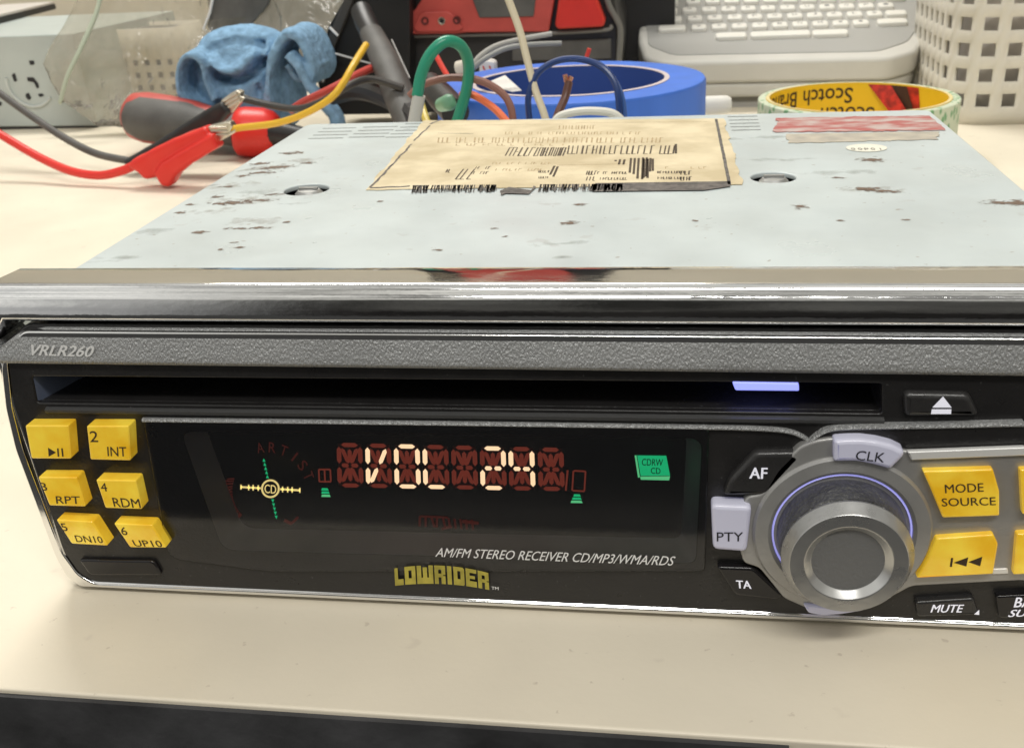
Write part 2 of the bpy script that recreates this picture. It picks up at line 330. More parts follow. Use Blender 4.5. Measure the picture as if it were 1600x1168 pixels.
st = [(365,317,9,3.2,.15),(405,313,7,2,.05),(430,304,4.5,2,.2),(345,318,4,2,0),(378,275,3.2,2.8,.5),(355,292,3.4,1.6,0),(338,308,3,2.6,0),(373,335,0,0,0),(372,357,5,1.6,0),(407,356,4,1.4,.1),(314,363,3.2,1.8,0),(282,332,2.4,1.8,0),(296,320,2.2,1.4,0),(372,387,2.6,1.2,0),(366,379,2,1,0),(463,239,4.5,3,.3),(482,255,3.4,2.4,0),(430,262,9,3.5,.25),(410,270,7,3.2,.2),(405,256,5,3,.3),(445,240,3,2,0),(1362,250,3.4,5.5,1.2),(1355,295,5.5,2.6,-.05),(1380,299,6.5,2.2,-.2),(888,349,3.4,3,.5),(905,320,2.6,1.5,0),(595,315,1.6,1.3,0),(772,357,1.6,1.2,0),(684,391,2,1,0),(1250,323,2.6,3.4,0),(1305,278,3.4,1.3,0),(1312,345,1.6,1.2,0),(1585,317,9,3.6,-.05),(1416,344,1.7,.9,0),(345,390,1.2,1,0),(450,347,1.6,1.2,0),(1085,345,1.2,1.1,0),(790,370,1,1,0)]
blobs('rust_stain', mat_stain('rust', (.17, .11, .075), 800, .50, .26), [s_ for s_ in st if s_[2]], .04, chassis)
blobs('rust_smear', mat_stain('rust smear', (.30, .235, .175), 420, .56, .5, .5), [(385,312,20,6,.1),(420,262,18,6,.2),(360,290,12,6,.3),(1365,296,12,4,-.1),(330,330,10,5,.3),(478,250,10,6,.2),(400,345,14,5,.1)], .03, chassis)
st2 = [(190,402,12,2.6,.1),(165,408,6,2,.1),(330,290,7,3,.3),(885,380,2.8,14,1.75),(878,402,4,2,0),(1190,215,4,30,1.7),(1215,250,3.5,14,1.6),(1310,270,22,5,.1),(460,318,10,2.5,.1),(250,360,10,5,.1),(400,300,16,5,.1)]
blobs('grime_stain', mat_stain('grime', (.33, .34, .31), 260, .60, .45, .55), st2, .02, chassis)
# --- rating label
m_paper = mat('aged paper', (.69, .59, .40), .75, col2=(.51, .42, .26), vscale=85, vdetail=7, bump=.35, bscale=260, bdetail=5)
def wob(a, b, n, amp):
    a, b = V(a), V(b); o = []
    sd = random.uniform(0, 99); d = (b-a).normalized()
    for k in range(n):
        p = a.lerp(b, k/n); e = amp*(1.5*noise.noise(V((sd, k*.23, 0))) + 1.1*noise.noise(V((k*.9, sd, 2)))) + amp*random.uniform(-.25, .25); o.append((p.x - d.y*e, p.y + d.x*e))
    return o
corner = [tp(572, 297), tp(1160, 289), tp(1131, 186), tp(662, 189)]
cc = [(p.x, p.y) for p in corner]
out_ = wob(cc[0], cc[1], 60, .45) + wob(cc[1], cc[2], 40, .5) + wob(cc[2], cc[3], 50, .35) + wob(cc[3], cc[0], 45, .5)
mb = MB(); plate_z(mb, out_, ZT+.08, ZT+.22, .0); label = mb.build('rating_label', m_paper, chassis, label='torn yellowed rating label with faded print and a black bottom border')
LZ = ZT+.25
def lp(px, py): return at(px, py, 'z', LZ)
mb = MB()
def lline(mb, a, b, wd, jit=0, mi=0):
    p, q = lp(*a), lp(*b); d = (q-p).normalized(); s_ = V((-d.y, d.x, 0))*wd/2; N = max(1, int((q-p).length/2.0)) if jit else 1
    prev = None
    for k in range(N+1):
        c = p.lerp(q, k/N) + s_*random.uniform(-jit, jit)*2; L_, R_ = c-s_*(1+random.uniform(-jit, jit)), c+s_*(1+random.uniform(-jit, jit))
        if prev: mb.add([prev[0], prev[1], R_, L_], [(0, 1, 2, 3)], mi)
        prev = (L_, R_)
lline(mb, (579, 293), (643, 225), .55, .35); lline(mb, (647, 220), (672, 196), .5, .3); lline(mb, (673, 194), (690, 187), .8, .5)
lline(mb, (1119, 186), (1140, 288), .75, .05); lline(mb, (684, 208), (740, 209), .3, .5); lline(mb, (579, 293), (640, 291), .9, .4)
# solid part of the black border, then its worn, hatched part
p = [lp(930, 286), lp(1141, 283), lp(1141, 291), lp(1100, 297), lp(925, 299)]; mb.add(p, [tuple(range(5))])
for k in range(210):
    x = random.uniform(645, 775) if k % 2 else random.uniform(845, 975); x2 = x + random.uniform(-5, 1)
    lline(mb, (x, 289.5-(x-645)*.008), (x2, 300-(x-645)*.008+random.uniform(-3, 1.5)), random.uniform(.14, .32))
p = [lp(795, 292), lp(830, 297), lp(834, 290), lp(838, 292), lp(826, 303), lp(790, 302), lp(783, 305), lp(781, 298)]; mb.add(p, [tuple(range(8))])
mb.build('border_print', mat('worn black print', (.12, .105, .095), .7, var=.5, vscale=600), label)
mb = MB()
def strokes(x0, x1, y, h, step, slant, wd, skip=.12, mi=0):
    x = x0
    while x < x1:
        if random.random() > skip:
            k = random.random()
            lline(mb, (x-slant*h, y+h/2), (x+slant*h, y-h/2), wd*random.uniform(.7, 1.4), 0, mi)
            if k < .4: lline(mb, (x-slant*h, y+h/2), (x-slant*h+step*.8, y+h/2), .5*wd*h/10+.3, 0, mi)
            elif k < .65: lline(mb, (x+slant*h, y-h/2), (x+slant*h+step*.7, y-h/2), .5*wd*h/10+.3, 0, mi)
            elif k < .8: lline(mb, (x, y), (x+step*.7, y), .5*wd*h/10+.3, 0, mi)
        x += step*random.uniform(.75, 1.35)
strokes(785, 840, 237, 13, 7, .28, .36); strokes(842, 885, 237, 13, 4.2, .2, .36, .05); strokes(888, 1056, 234, 13, 7.5, .1, .36, .08)
lline(mb, (1056, 225), (1056, 240), .6)
for x, y0, y1, sl in ((985, 270, 247, .1), (991, 272, 247, .1), (997, 279, 247, .1), (1004, 280, 246, .08), (1010, 276, 246, .06), (1016, 268, 247, .04), (1006, 278, 248, .05), (1012, 278, 248, .02), (1020, 267, 248, 0), (868, 276, 260, .35), (863, 273, 259, .35), (962, 252, 250, 0), (968, 257, 249, .1), (975, 257, 249, .1)):
    lline(mb, (x-sl*10, y0), (x+sl*10, y1), .55)
for yy in (270, 279):
    strokes(917, 930, yy, 6, 4, .15, .3, 0); strokes(934, 980, yy, 3.5, 4, .1, .25); strokes(1028, 1070, yy-1, 3.5, 4, .0, .25); strokes(1064, 1080, yy, 6, 5, .05, .3, 0)
strokes(842, 858, 268, 3, 3, .1, .22); strokes(842, 858, 277, 3, 3, .1, .22); strokes(735, 765, 262, 4, 4, .3, .2, .3); strokes(732, 760, 270, 4, 4, .3, .2, .3); strokes(698, 705, 267, 5, 4, .3, .25)
strokes(718, 736, 272, 16, 8, .4, .28, .2)
mb.build('line_print', m_ink, label)
mb = MB()
strokes(680, 1035, 219, 8, 6.5, .08, .3, .12); strokes(790, 1000, 208, 4, 5, .08, .25, .25); strokes(868, 930, 199, 6, 5, .05, .28, .1); strokes(700, 880, 226, 3, 7, .1, .25, .4)
strokes(770, 860, 255, 3, 5, .3, .2, .3); strokes(775, 850, 265, 3, 5, .3, .2, .4); strokes(1040, 1110, 262, 3, 6, 0, .2, .5)
lline(mb, (690, 196), (880, 194), .25, .6); lline(mb, (900, 192), (1110, 190), .25, .6); lline(mb, (870, 258), (980, 256), .25, .3)
mb.build('faded_print', mat('faded brown print', (.42, .30, .16), .75, var=.3, vscale=500), label)
# --- worn red warning label and small oval sticker
q = [tp(1213, 207), tp(1477, 204), tp(1452, 181), tp(1213, 185)]; cc = [(p.x, p.y) for p in q]
mb = MB(); plate_z(mb, wob(cc[0], cc[1], 60, .6)+wob(cc[1], cc[2], 12, .8)+wob(cc[2], cc[3], 50, .5)+wob(cc[3], cc[0], 12, .9), ZT+.1, ZT+.2, 0)
mb.build('warning_label', mat('worn red label', (.40, .10, .09), .6, col2=(.50, .43, .40), vscale=330, vdetail=14, stretch=(.5, 1, 1), ramp=(.34, .62)), chassis, label='scratched red warning label')
q = [tp(1232, 224), tp(1465, 218), tp(1468, 206), tp(1228, 210)]; cc = [(p.x, p.y) for p in q]
mb = MB(); plate_z(mb, wob(cc[0], cc[1], 50, .5)+wob(cc[1], cc[2], 10, .5)+wob(cc[2], cc[3], 40, .3)+wob(cc[3], cc[0], 10, .5), ZT+.07, ZT+.16, 0)
mb.build('label_residue', mat('glue residue', (.50, .45, .36), .7, col2=(.36, .33, .28), vscale=200, vdetail=7), chassis, label='greyish strip of glue left by a torn label')
p, q = tp(1322, 232), tp(1386, 231); mb = MB(); plate_z(mb, circ(((p.x+q.x)/2, p.y), (q.x-p.x)/2, 40, 4.2), ZT+.08, ZT+.18, .0)
ov = mb.build('oval_sticker', mat('white sticker', (.74, .72, .62), .6), chassis)
mb = MB()
for x, ch in ((1331, 'o'), (1342, 'o'), (1352, 'p'), (1362, 'o'), (1376, 'i')):
    b_ = at(x, 234.5, 'z', ZT+.2); text(mb, ch, b_, b_+V((.9 if ch != 'i' else .25, 0, 0)), b_+V((0, 2.2, 0)))
mb.build('lettering', m_ink, ov)

# --- chrome trim ring: one profile carried round the four sides of the face
prof = [(2.0, 55.6), (1.3, 57.0), (.7, 57.6), (-2.5, 57.76), (-7.6, 58.0), (-8.2, 57.9), (-8.7, 57.6), (-9.05, 57.15), (-9.25, 56.7), (-9.5, 56.3), (-9.75, 56.05), (-9.9, 55.7), (-10.2, 54.6), (-10.55, 53.0), (-10.2, 52.3), (-9.3, 51.8), (-8.6, 51.5), (2.0, 51.4)]
def ring_at(y, z):                           # offset e outwards from the face opening at this height
    e = z - 51.4
    x1 = 92.6 + e*.42; zt = 51.4+e; zb = 1.2 - min(e, 2.0)*.6
    return rnd([(-x1+3.6, zb), (x1-3.6, zb), (x1, zt), (-x1, zt)], [1.5, 1.5, 3.0, 3.0], 1)
rings = [[V((p[0], y, p[1])) for p in ring_at(y, z)] for y, z in prof]
mb = MB(); mb.loft(rings + [rings[0]], (False, False)); trim_ring = mb.build('trim_ring', m_chrome, R, ang=50, label='scratched chrome trim ring')

# --- face body, black front panel with the slot and the display opening
YP = -10.4
def mirror(pts): return pts + [(-x, z) for x, z in reversed(pts)]
half = [(-86.8, 51.2), (-91.3, 48.0), (-93.2, 44), (-94.5, 36), (-94.8, 28), (-92.6, 6), (-91.4, 1.2), (-88.8, -1.4), (-60, -1.5)]
body_out = rnd(half + [(60, -1.5), (88.8, -1.4), (91.4, 1.2), (92.6, 6), (94.8, 28), (94.5, 36), (93.2, 44), (91.3, 48), (86.8, 51.2)], 1.0, 3)
slot_p = rnd(fps([(50, 588), (1378, 599), (1378, 646), (58, 629)], YP), .5)
disp_p = rnd(fps([(279, 678), (1097, 689), (1087, 884), (345, 863)], YP-.9), [2.2, 2.2, 1.6, 2.6], 6)
mb = MB(); plate_y(mb, body_out, YP+1.2, -.2, .4, holes=[slot_p, disp_p]); body = mb.build('face_body', m_black, R)
def inset(poly, d):                           # shrink towards inside (clockwise or not) by averaging normals
    N = len(poly); A = sum(poly[i-1][0]*poly[i][1]-poly[i][0]*poly[i-1][1] for i in range(N)); s_ = 1 if A > 0 else -1; o = []
    for i in range(N):
        a, b, c = V(poly[i-1]), V(poly[i]), V(poly[(i+1) % N]); t = ((b-a).normalized()+(c-b).normalized()).normalized(); o.append(tuple(b + V((-t.y, t.x))*s_*d))
    return o
inner = rnd([(-91.0, 45.1), (91.0, 45.1), (92.4, 36), (92.5, 28), (90.2, 7), (88.2, 2.2), (85.5, .3), (-85.5, .3), (-88.2, 2.2), (-90.2, 7), (-92.5, 28), (-92.4, 36)], 1.0, 3)
mb = MB(); plate_y(mb, inner, YP, YP+1.3, .25, holes=[slot_p, disp_p]); panel = mb.build('front_panel', m_black, R)
rim_o = inset(body_out, .75)
rim_lo = [p for p in rim_o]
mb = MB(); plate_y(mb, rim_lo, YP-.3, YP+1.25, .3, holes=[inset(inner, -.08)])
mb.build('face_rim', m_trim, R, label='thin chrome rim round the face')
# grey metallic bar along the top of the face
N = 40; prf = [(-2, 50.6), (-8.9, 50.75)] + [(-8.9-1.9*math.sin(math.radians(a)), 48.85+1.9*math.cos(math.radians(a))) for a in (15, 30, 45, 60, 75, 88)] + [(-11.3, 46.6), (-11.5, 45.6), (-11.4, 44.95), (-9.5, 44.6), (-2, 44.6)]
rings = []
for k in range(N+1):
    x = -92.6 + 185.2*k/N
    cut = max(0, (abs(x)-86.5))*.62
    rings.append([V((x, y + (.0 if z > 46 else 0), min(z, 50.75-cut) if z > 46 else z)) for y, z in prf])
mb = MB(); mb.loft(rings); topbar = mb.build('top_bar', m_bar, R, ang=80, label='textured grey metal bar above the disc slot')
YB = -11.15
mb = MB(); ftext(mb, 'VRLR260', (47.5, 555), (145, 557.5), (49.5, 538), YB-.3, shear=.25, bold=.3); mb.build('lettering', m_white, topbar)
# disc slot: tapered tunnel
back = fps([(130, 570), (1340, 585), (1340, 604), (130, 592)], 6.0)
bk = [(-80, 43.5), (66, 43.5), (66, 39.5), (-80, 39.5)]
f4 = [slot_p[i*len(slot_p)//4 + len(slot_p)//8] for i in range(4)]
q4 = fps([(50, 588), (1378, 599), (1378, 646), (58, 629)], YP+.2)
mb = MB(); mb.loft([[V((x, YP+.25, z)) for x, z in inset(q4, -.1)], [V((x, 4.0, z)) for x, z in [(-84.4, q4[0][1]), (62, q4[1][1]), (62, q4[2][1]), (-84.4, q4[3][1])]]], (False, True))
slot = mb.build('disc_slot', mat('slot plastic', (.022, .022, .028), .5), R, label='wide black disc slot')
mb = MB(); (xa, za), (xb, zb) = q4[0], q4[3]; mb.add([(xa+.15, YP+.3, za), (xb+.15, YP+.3, zb), (-84.2, 3.9, zb), (-84.2, 3.9, za)], [(0, 1, 2, 3)]); mb.build('tinted_wall', mat('blue light tint', (.15, .18, .26), .4), slot)  # left slot wall with the light bar's blue tint put into its colour
mb = MB(); a, b, c, d = fps([(1144, 597), (1248, 599), (1249, 611), (1149, 610)], YP-.3); plate_y(mb, rnd([a, b, c, d], .3), YP-.3, -4, .2); mb.build('slot_light', m_led, slot, label='glowing blue light bar in the slot')
# lip under the slot
p0 = fp(60, 640, YP); mb = MB()
lip = [(-6, -.9), (-10.4, -.9), (-11.0, -.4), (-11.05, .1), (-10.4, .45), (-6, .45)]
rings = []
for k in range(31):
    px = 70 + 1312*k/30; x, z = fp(px, 641 + (px-70)*.013, -11); rings.append([V((x, y, z+dz)) for y, dz in lip])
mb.loft(rings); mb.build('slot_lip', mat('worn black plastic', (.06, .06, .06), .35, bump=.2, bscale=900), R)
# eject button
def btn(name, front, yf, yb, mats, bev=.35, r=.4, label=None, grow=0.0):
    P = rnd(fps(front, yf), r, 3); mb = MB()
    plate_y(mb, P, yf, yb, bev)
    return mb.build(name, mats, R, label=label)
YE = -11.6
b_ = btn('eject_button', [(1412, 614), (1516, 616), (1532, 651), (1414, 652)], YE, -8, m_worn, .9, .9, 'black eject button')
mb = MB(); fpoly(mb, [(1473.5, 619), (1456.6, 636.5), (1487, 636.5)], YE-.06); fpoly(mb, [(1456, 639), (1486.5, 639), (1486, 646.5), (1454.5, 646.5)], YE-.06); mb.build('eject_symbol', m_whitelit, b_)

# --- amber number buttons
YA = -13.0
nb = [([(39, 664.4), (106.6, 664.4), (111, 716.8), (48.8, 716.5)], [('\u25b6', 0, 0)]),
      ([(135, 665), (201, 665), (204, 719.5), (141, 718)], None), ([(59, 744.8), (119.4, 745.3), (133.5, 791.5), (77, 789.7)], None),
      ([(149.5, 749), (211.9, 750.4), (222, 795.4), (164.4, 793.6)], None), ([(87.3, 811.5), (143.8, 814.6), (168.2, 852.6), (111.7, 849.3)], None), ([(177.2, 817.2), (237.6, 819.8), (259.9, 855.7), (202.9, 855.2)], None)]
words = [None, ('2', (141, 690), (153.5, 690), (140, 673), 'INT', (168.5, 712), (198, 712.5), (167.5, 697.5)), ('3', (66, 766), (75, 766), (61.5, 753.5), 'RPT', (88.5, 786), (125.5, 786.5), (87, 774.5)),
         ('4', (159, 767), (168.5, 767), (156, 754), 'RDM', (178.5, 791), (220.5, 793), (175, 777)), ('5', (98.5, 829), (107, 829), (93.5, 817), 'DN10', (120, 846), (162, 848), (116, 835.5)), ('6', (191, 835), (200, 835.5), (187.5, 822.5), 'UP10', (211, 853), (255, 854), (206, 843))]
desc = ['amber button with play and pause symbol', 'amber button marked 2 INT', 'amber button marked 3 RPT', 'amber button marked 4 RDM', 'amber button marked 5 DN10', 'amber button marked 6 UP10']
for (front, _), wd, ds in zip(nb, words, desc):
    b_ = btn('preset_button', front, YA, -10.2, m_amber, .25, .35, ds, grow=.12)
    mb = MB()
    if wd is None:
        fpoly(mb, [(75, 699), (87.5, 706.5), (76, 713)], YA-.05); fpoly(mb, [(89, 700), (91.5, 700), (92.5, 713), (90, 713)], YA-.05); fpoly(mb, [(95.5, 700), (98, 700), (99.5, 713), (97, 713)], YA-.05)
    else:
        ftext(mb, wd[0], wd[1], wd[2], wd[3], YA-.03, bold=.05); ftext(mb, wd[4], wd[5], wd[6], wd[7], YA-.03, bold=.08)
    mb.build('lettering', m_ink, b_)
btn('release_button', [(122, 874), (240, 876), (253, 899), (140, 899)], -11.2, -9.5, m_gloss, .4, .8, 'black release button under the amber buttons')

# --- display: recess, screen, marks, clear window
YS = -6.3
sc_pts = inset(disp_p, .0)
cx = sum(p[0] for p in sc_pts)/len(sc_pts); cz = sum(p[1] for p in sc_pts)/len(sc_pts)
bp_ = [(x + (1.2 if x < cx else -.6)*0, z) for x, z in disp_p]
mb = MB(); mb.loft([[V((x, YP-.0, z)) for x, z in disp_p], [V((x + (2.5 if x < cx else -2.3), YS, z + (2.1 if z < cz else -.6))) for x, z in disp_p]], (False, False)); disp = mb.build('display', m_bez, R, label='recessed display reading VOL 24')
mb = MB(); mb.add([(x, YS-.02, z) for x, z in inset(disp_p, -.6)], [tuple(range(len(disp_p)))]); mb.build('screen', m_screen, disp)
m_cell = mat('dim segment ground', (.02, .005, .005), .7, emit=(.10, .014, .01), es=.05)
def hexs(x0, z0, x1, z1, w0):                # tapered segment between two points in a unit cell
    return x0, z0, x1, z1, w0
seg = {'a': (.14, .97, .86, .97), 'd': (.14, .03, .86, .03), 'f': (.05, .93, .05, .54), 'e': (.05, .46, .05, .07), 'b': (.95, .93, .95, .54), 'c': (.95, .46, .95, .07),
       'g': (.14, .5, .46, .5), 'G': (.54, .5, .86, .5), 'h': (.17, .90, .45, .54), 'j': (.83, .90, .55, .54), 'i': (.5, .88, .5, .56), 'k': (.17, .10, .45, .46), 'l': (.5, .12, .5, .44), 'm': (.83, .10, .55, .46)}
lit = {1: 'fejk', 2: 'abcdef', 3: 'fed', 5: 'abgGed', 6: 'fbgGc'}
for i in range(8):
    # digit cell corners in the photograph
    x0 = 527.6 + 44.75*i; x1 = x0 + 37.5; yt = 692.5 + 1.05*i; yb_ = 759.5 + .75*i
    if i == 7: x0 += 1; x1 += 1
    TLp, TRp, BLp, BRp = [at(*p, 'y', YS-.12) for p in ((x0, yt), (x1-1, yt+.7), (x0+1.5, yb_), (x1+1.5, yb_+.7))]
    def cell(u, v): return (BLp.lerp(BRp, u)).lerp(TLp.lerp(TRp, u), v)
    mb = MB(); mb.add([cell(u, v)+V((0, .05, 0)) for u, v in ((0, 0), (1, 0), (1, 1), (0, 1))], [(0, 1, 2, 3)], 2)
    for k, (ua, va, ub, vb) in seg.items():
        on = k in lit.get(i, '')
        A, B = cell(ua, va), cell(ub, vb); d = (B-A); L_ = d.length; d = d/L_; s_ = V((-d.z, 0, d.x)); wd = .40 if k in 'abcdef' else (.40 if k in 'gG' else .36)
        t0 = .16 if k not in 'gG' else .2
        P = [A, A+d*L_*t0+s_*wd, B-d*L_*t0+s_*wd, B, B-d*L_*t0-s_*wd, A+d*L_*t0-s_*wd]
        if on: P = [p+V((0, -.03, 0)) for p in P]
        mb.add(P, [tuple(range(6))], 1 if on else 0)
    mb.build('digit', [m_offglow, m_lit, m_cell], disp, smooth=False)
def spoly(mb, pts, mi=0): fpoly(mb, pts, YS-.12, mi)
def sline(mb, a, b, wpx, mi=0):
    a, b = V((*a, 0)), V((*b, 0)); d = (b-a).normalized(); s_ = V((-d.y, d.x, 0))*wpx/2
    spoly(mb, [tuple((a+s_)[:2]), tuple((b+s_)[:2]), tuple((b-s_)[:2]), tuple((a-s_)[:2])], mi)
# faint marks, off but given a dim glow
mb = MB()
sline(mb, (887, 734), (884, 766), 3)
for p, q in (((897, 735), (915, 736)), ((896, 735), (894, 766)), ((915, 736), (913, 767)), ((895, 766), (913, 767)), ((498, 733), (516, 733)), ((498, 733), (499, 752)), ((516, 733), (517, 752)), ((499, 752), (517, 752)), ((507, 733), (508, 752))): sline(mb, p, q, 2.6)
mb.build('dim_mark', m_offglow, disp, smooth=False)
mb = MB()
for k, ch in enumerate('ARTIST'):
    a0 = math.radians(98 - 15.5*k); cxp, cyp, r0 = 417, 768, 62
    def pp(a, r): return (cxp + r*math.cos(a), cyp - r*math.sin(a))
    da = math.radians(5); p_ = at(*pp(a0+da, r0), 'y', YS-.12); da = da*.25 if ch == 'I' else da; p_ = at(*pp(a0+da, r0), 'y', YS-.12); q_ = at(*pp(a0-da, r0), 'y', YS-.12); t_ = at(*pp(a0+da, r0+16), 'y', YS-.12)
    text(mb, ch, p_, q_, t_, bold=.1)
for k in range(16):
    a0 = math.radians(160+4.2*k); sline(mb, (417+54*math.cos(a0), 766-54*math.sin(a0)), (417+(63+random.uniform(-3, 6))*math.cos(a0+.05), 766-(63+random.uniform(-3, 6))*math.sin(a0+.05)), 2.6)
for k in range(10): sline(mb, (656+9*k, 806+.6*k), (657+9*k+random.uniform(-2, 4), 822+.6*k), 3.2)
sline(mb, (656, 806), (700, 808), 3); sline(mb, (690, 826), (706, 822), 4); sline(mb, (722, 814), (748, 817), 5); sline(mb, (444, 812), (456, 818), 5); sline(mb, (456, 817), (466, 807), 4)
mb.build('faint_mark', m_offglow2, disp, smooth=False)
# crosshair with CD
mb = MB(); cc_ = (422.5, 763)
def ringpx(mb, c, r0, r1, n=36, mi=0):
    for k in range(n):
        a, b = 2*math.pi*k/n, 2*math.pi*(k+1)/n
        spoly(mb, [(c[0]+r*math.cos(t), c[1]+r*math.sin(t)) for r, t in ((r0, a), (r1, a), (r1, b), (r0, b))], mi)
ringpx(mb, cc_, 11.6, 14.6)
ftext(mb, 'CD', (413.5, 769.5), (431.5, 771), (413.5, 756), YS-.12, bold=.12)
for sgn in (-1, 1):
    sline(mb, (cc_[0]+sgn*15, cc_[1]+sgn*.7), (cc_[0]+sgn*46, cc_[1]+sgn*2.6), 3.2)
    for q, h in ((19, 9), (27, 9), (34, 9), (46, 8)): sline(mb, (cc_[0]+sgn*q, cc_[1]+sgn*q*.055-h/2), (cc_[0]+sgn*q, cc_[1]+sgn*q*.055+h/2), 2.2)
mb.build('crosshair', m_ylit, disp, smooth=False, label='yellow lit crosshair with CD in its middle')
mb = MB()
for sgn in (-1, 1):
    for k in range(5):
        t = 19 + 6.4*k; x = cc_[0] + sgn*t*.21 - .5; y = cc_[1] + sgn*t; spoly(mb, [(x-2.4, y-sgn*2.6), (x+2.4, y-sgn*2.6), (x+.6*sgn, y+sgn*2.8)])
mb.build('arrow_column', m_green, disp, smooth=False, label='green lit arrowheads above and below the crosshair')
for x0, y0 in ((499, 762), (893, 771.5)):
    mb = MB(); right = x0 > 700
    for k in range(3):
        a = (0, 2.2, 4.4)[k] if right else 0; spoly(mb, [(x0+4-a, y0+5*k), (x0+13+(a if not right else a*.5)+ (k*1.6 if not right else 0), y0+5*k+.3), (x0+14.5+k*1.6, y0+5*k+4), (x0+3-a, y0+5*k+3.8)], 0 if k < 2 else 1)
    mb.build('level_bar', [m_green, m_green2], disp, smooth=False)
mb = MB()
spoly(mb, [(995.5, 711), (1041, 711.5), (1047, 742.5), (1001, 743)], 0); fpoly(mb, [(1000.5, 744), (1047, 743.5), (1045.5, 750), (1001, 749)], YS-.13, 1); fpoly(mb, [(991.5, 711), (994.5, 711), (1000, 745), (997, 746)], YS-.13, 1)
di = mb.build('disc_icon', [m_green, m_green2], disp, smooth=False, label='lit green tile marked CDRW CD')
mb = MB(); ftext(mb, 'CDRW', (1003.5, 726.5), (1037, 727.5), (1002.5, 716), YS-.16, shear=.2, bold=.12); ftext(mb, 'CD', (1018, 739.5), (1033, 740), (1016, 730), YS-.16, shear=.2, bold=.12); mb.build('lettering', m_blackink, di)
# clear window, proud of the panel, with its printing
YW = -10.95
win = rnd(fps([(223, 657), (1108, 669), (1102, 893), (420, 893), (262, 872)], YW), [1, 1, 1, 3, 3])
mb = MB(); plate_y(mb, win, YW, YP-.06, .25); window = mb.build('display_window', m_lens, R, label='clear glossy window over the display')
def edge_line(pts, y, h=.5):
    Q = spline([V((a, b, 0)) for a, b in pts], 6); rings = []
    for q in Q:
        x, z = fp(q.x, q.y, y); rings.append([V((x, yy, z+dz)) for yy, dz in ((-10.0, -.25), (y+.1, -.25), (y-.1, 0), (y+.05, h*.8), (y+.5, h), (-10.0, h))])
    mb = MB(); mb.loft(rings); return mb
edge_line([(222, 658), (500, 661), (800, 665), (1100, 669.5), (1190, 672), (1232, 676), (1256, 685), (1268, 694)], YW).build('window_highlight', m_bar, R)  # grey strip standing in for the highlight on the window's worn top edge
edge_line([(1262, 696), (1276, 684), (1295, 674), (1330, 670), (1450, 668), (1600, 664.5)], -11.6).build('hump_highlight', m_bar, R)  # grey strip that puts the hump edge's highlight into colour
mb = MB(); ftext(mb, 'AM/FM STEREO RECEIVER CD/MP3/WMA/RDS', (680, 869), (1052, 883), (682, 855), YW-.02, shear=.2, bold=.08); mb.build('lettering', m_white, window)
# arched logo: heavy letters bent along an arc
def logo(mb):
    L = {'L': [(0, 0, .38, 1), (0, 0, 1, .34)], 'O': [(0, 0, .36, 1), (.64, 0, 1, 1), (0, 0, 1, .34), (0, .78, 1, 1)], 'W': [(0, 0, .27, 1), (.37, 0, .63, .9), (.73, 0, 1, 1), (0, 0, 1, .34)],
         'R': [(0, 0, .36, 1), (0, .78, 1, 1), (.64, .5, 1, 1), (.3, .36, .8, .56), (.62, 0, 1, .44)], 'I': [(.1, 0, .9, 1)], 'D': [(0, 0, .36, 1), (.64, .06, 1, .94), (0, 0, .95, .34), (0, .78, .9, 1)],
         'E': [(0, 0, .36, 1), (0, 0, 1, .32), (0, .78, 1, 1), (0, .45, .85, .62)]}
    wd = {'L': .8, 'I': .5, 'W': 1.5}; word = 'LOWRIDER'; tot = sum(wd.get(c, 1)+.13 for c in word)-.13; x = 0; q = 0
    for c in word:
        w_ = wd.get(c, 1)
        for (x0, z0, x1, z1) in L[c]:
            n = max(2, int((x1-x0)*w_*8)); q += 1; top_, bot_ = [], []
            for k in range(n+1):
                u = (x + w_*(x0+(x1-x0)*k/n))/tot; s4 = 4*u*(1-u)
                tp_ = 887.5 + 7*u - 8*s4; bt_ = 914.5 + 6.5*u - 6*s4
                for z, lst in ((z1, top_), (z0, bot_)): lst.append(at(616 + 147*u + (1-z)*1.5, bt_+(tp_-bt_)*z, 'y', YW-.04-.002*q))
            for k in range(n): mb.add([bot_[k], bot_[k+1], top_[k+1], top_[k]], [(0, 1, 2, 3)])
        x += w_+.13
mb = MB(); logo(mb); mb.build('logo', m_logo, window, label='arched olive yellow logo', smooth=False)
mb = MB(); ftext(mb, 'TM', (768, 920), (779, 921), (768, 915.5), YW-.03, bold=.05); mb.build('trademark_print', m_white, window)

# --- right-hand control panel
YG = -12.0
gp = [(1250, 697), (1275, 688), (1300, 684), (1420, 705), (1600, 698)]
G = fps(gp, YG) + [(89, 31.0), (89.5, 12), (86, 6.8)] + fps([(1600, 907), (1425, 916), (1372, 944), (1340, 956), (1270, 955), (1225, 935), (1186, 887), (1162, 880), (1156, 860), (1160, 790), (1166, 776), (1190, 772), (1213, 733)], YG)
mb = MB(); plate_y(mb, rnd(G, .8, 3), YG, -9.8, .45); grey = mb.build('control_panel', m_silver, R, label='silver grey panel round the knob')
mb = MB(); hump = fps([(1262, 690), (1285, 676), (1312, 669), (1600, 665)], -11.3) + [(88, 36), (91, 30), (91, 29)] + fps([(1600, 700), (1420, 706), (1290, 692)], -11.3)
plate_y(mb, rnd(hump, .6, 3), -11.3, -10.0, .35); mb.build('panel_hump', m_black, R)
mb = MB(); plate_y(mb, rnd(fps([(1418, 706), (1600, 699)], YG-.5)+[(88.5, 30.9), (88.5, 29.4)]+fps([(1600, 712), (1424, 719)], YG-.5), .2), YG-.5, YG+.5, .2); mb.build('panel_edge', m_bright, R, label='bright metal edge along the panel top')
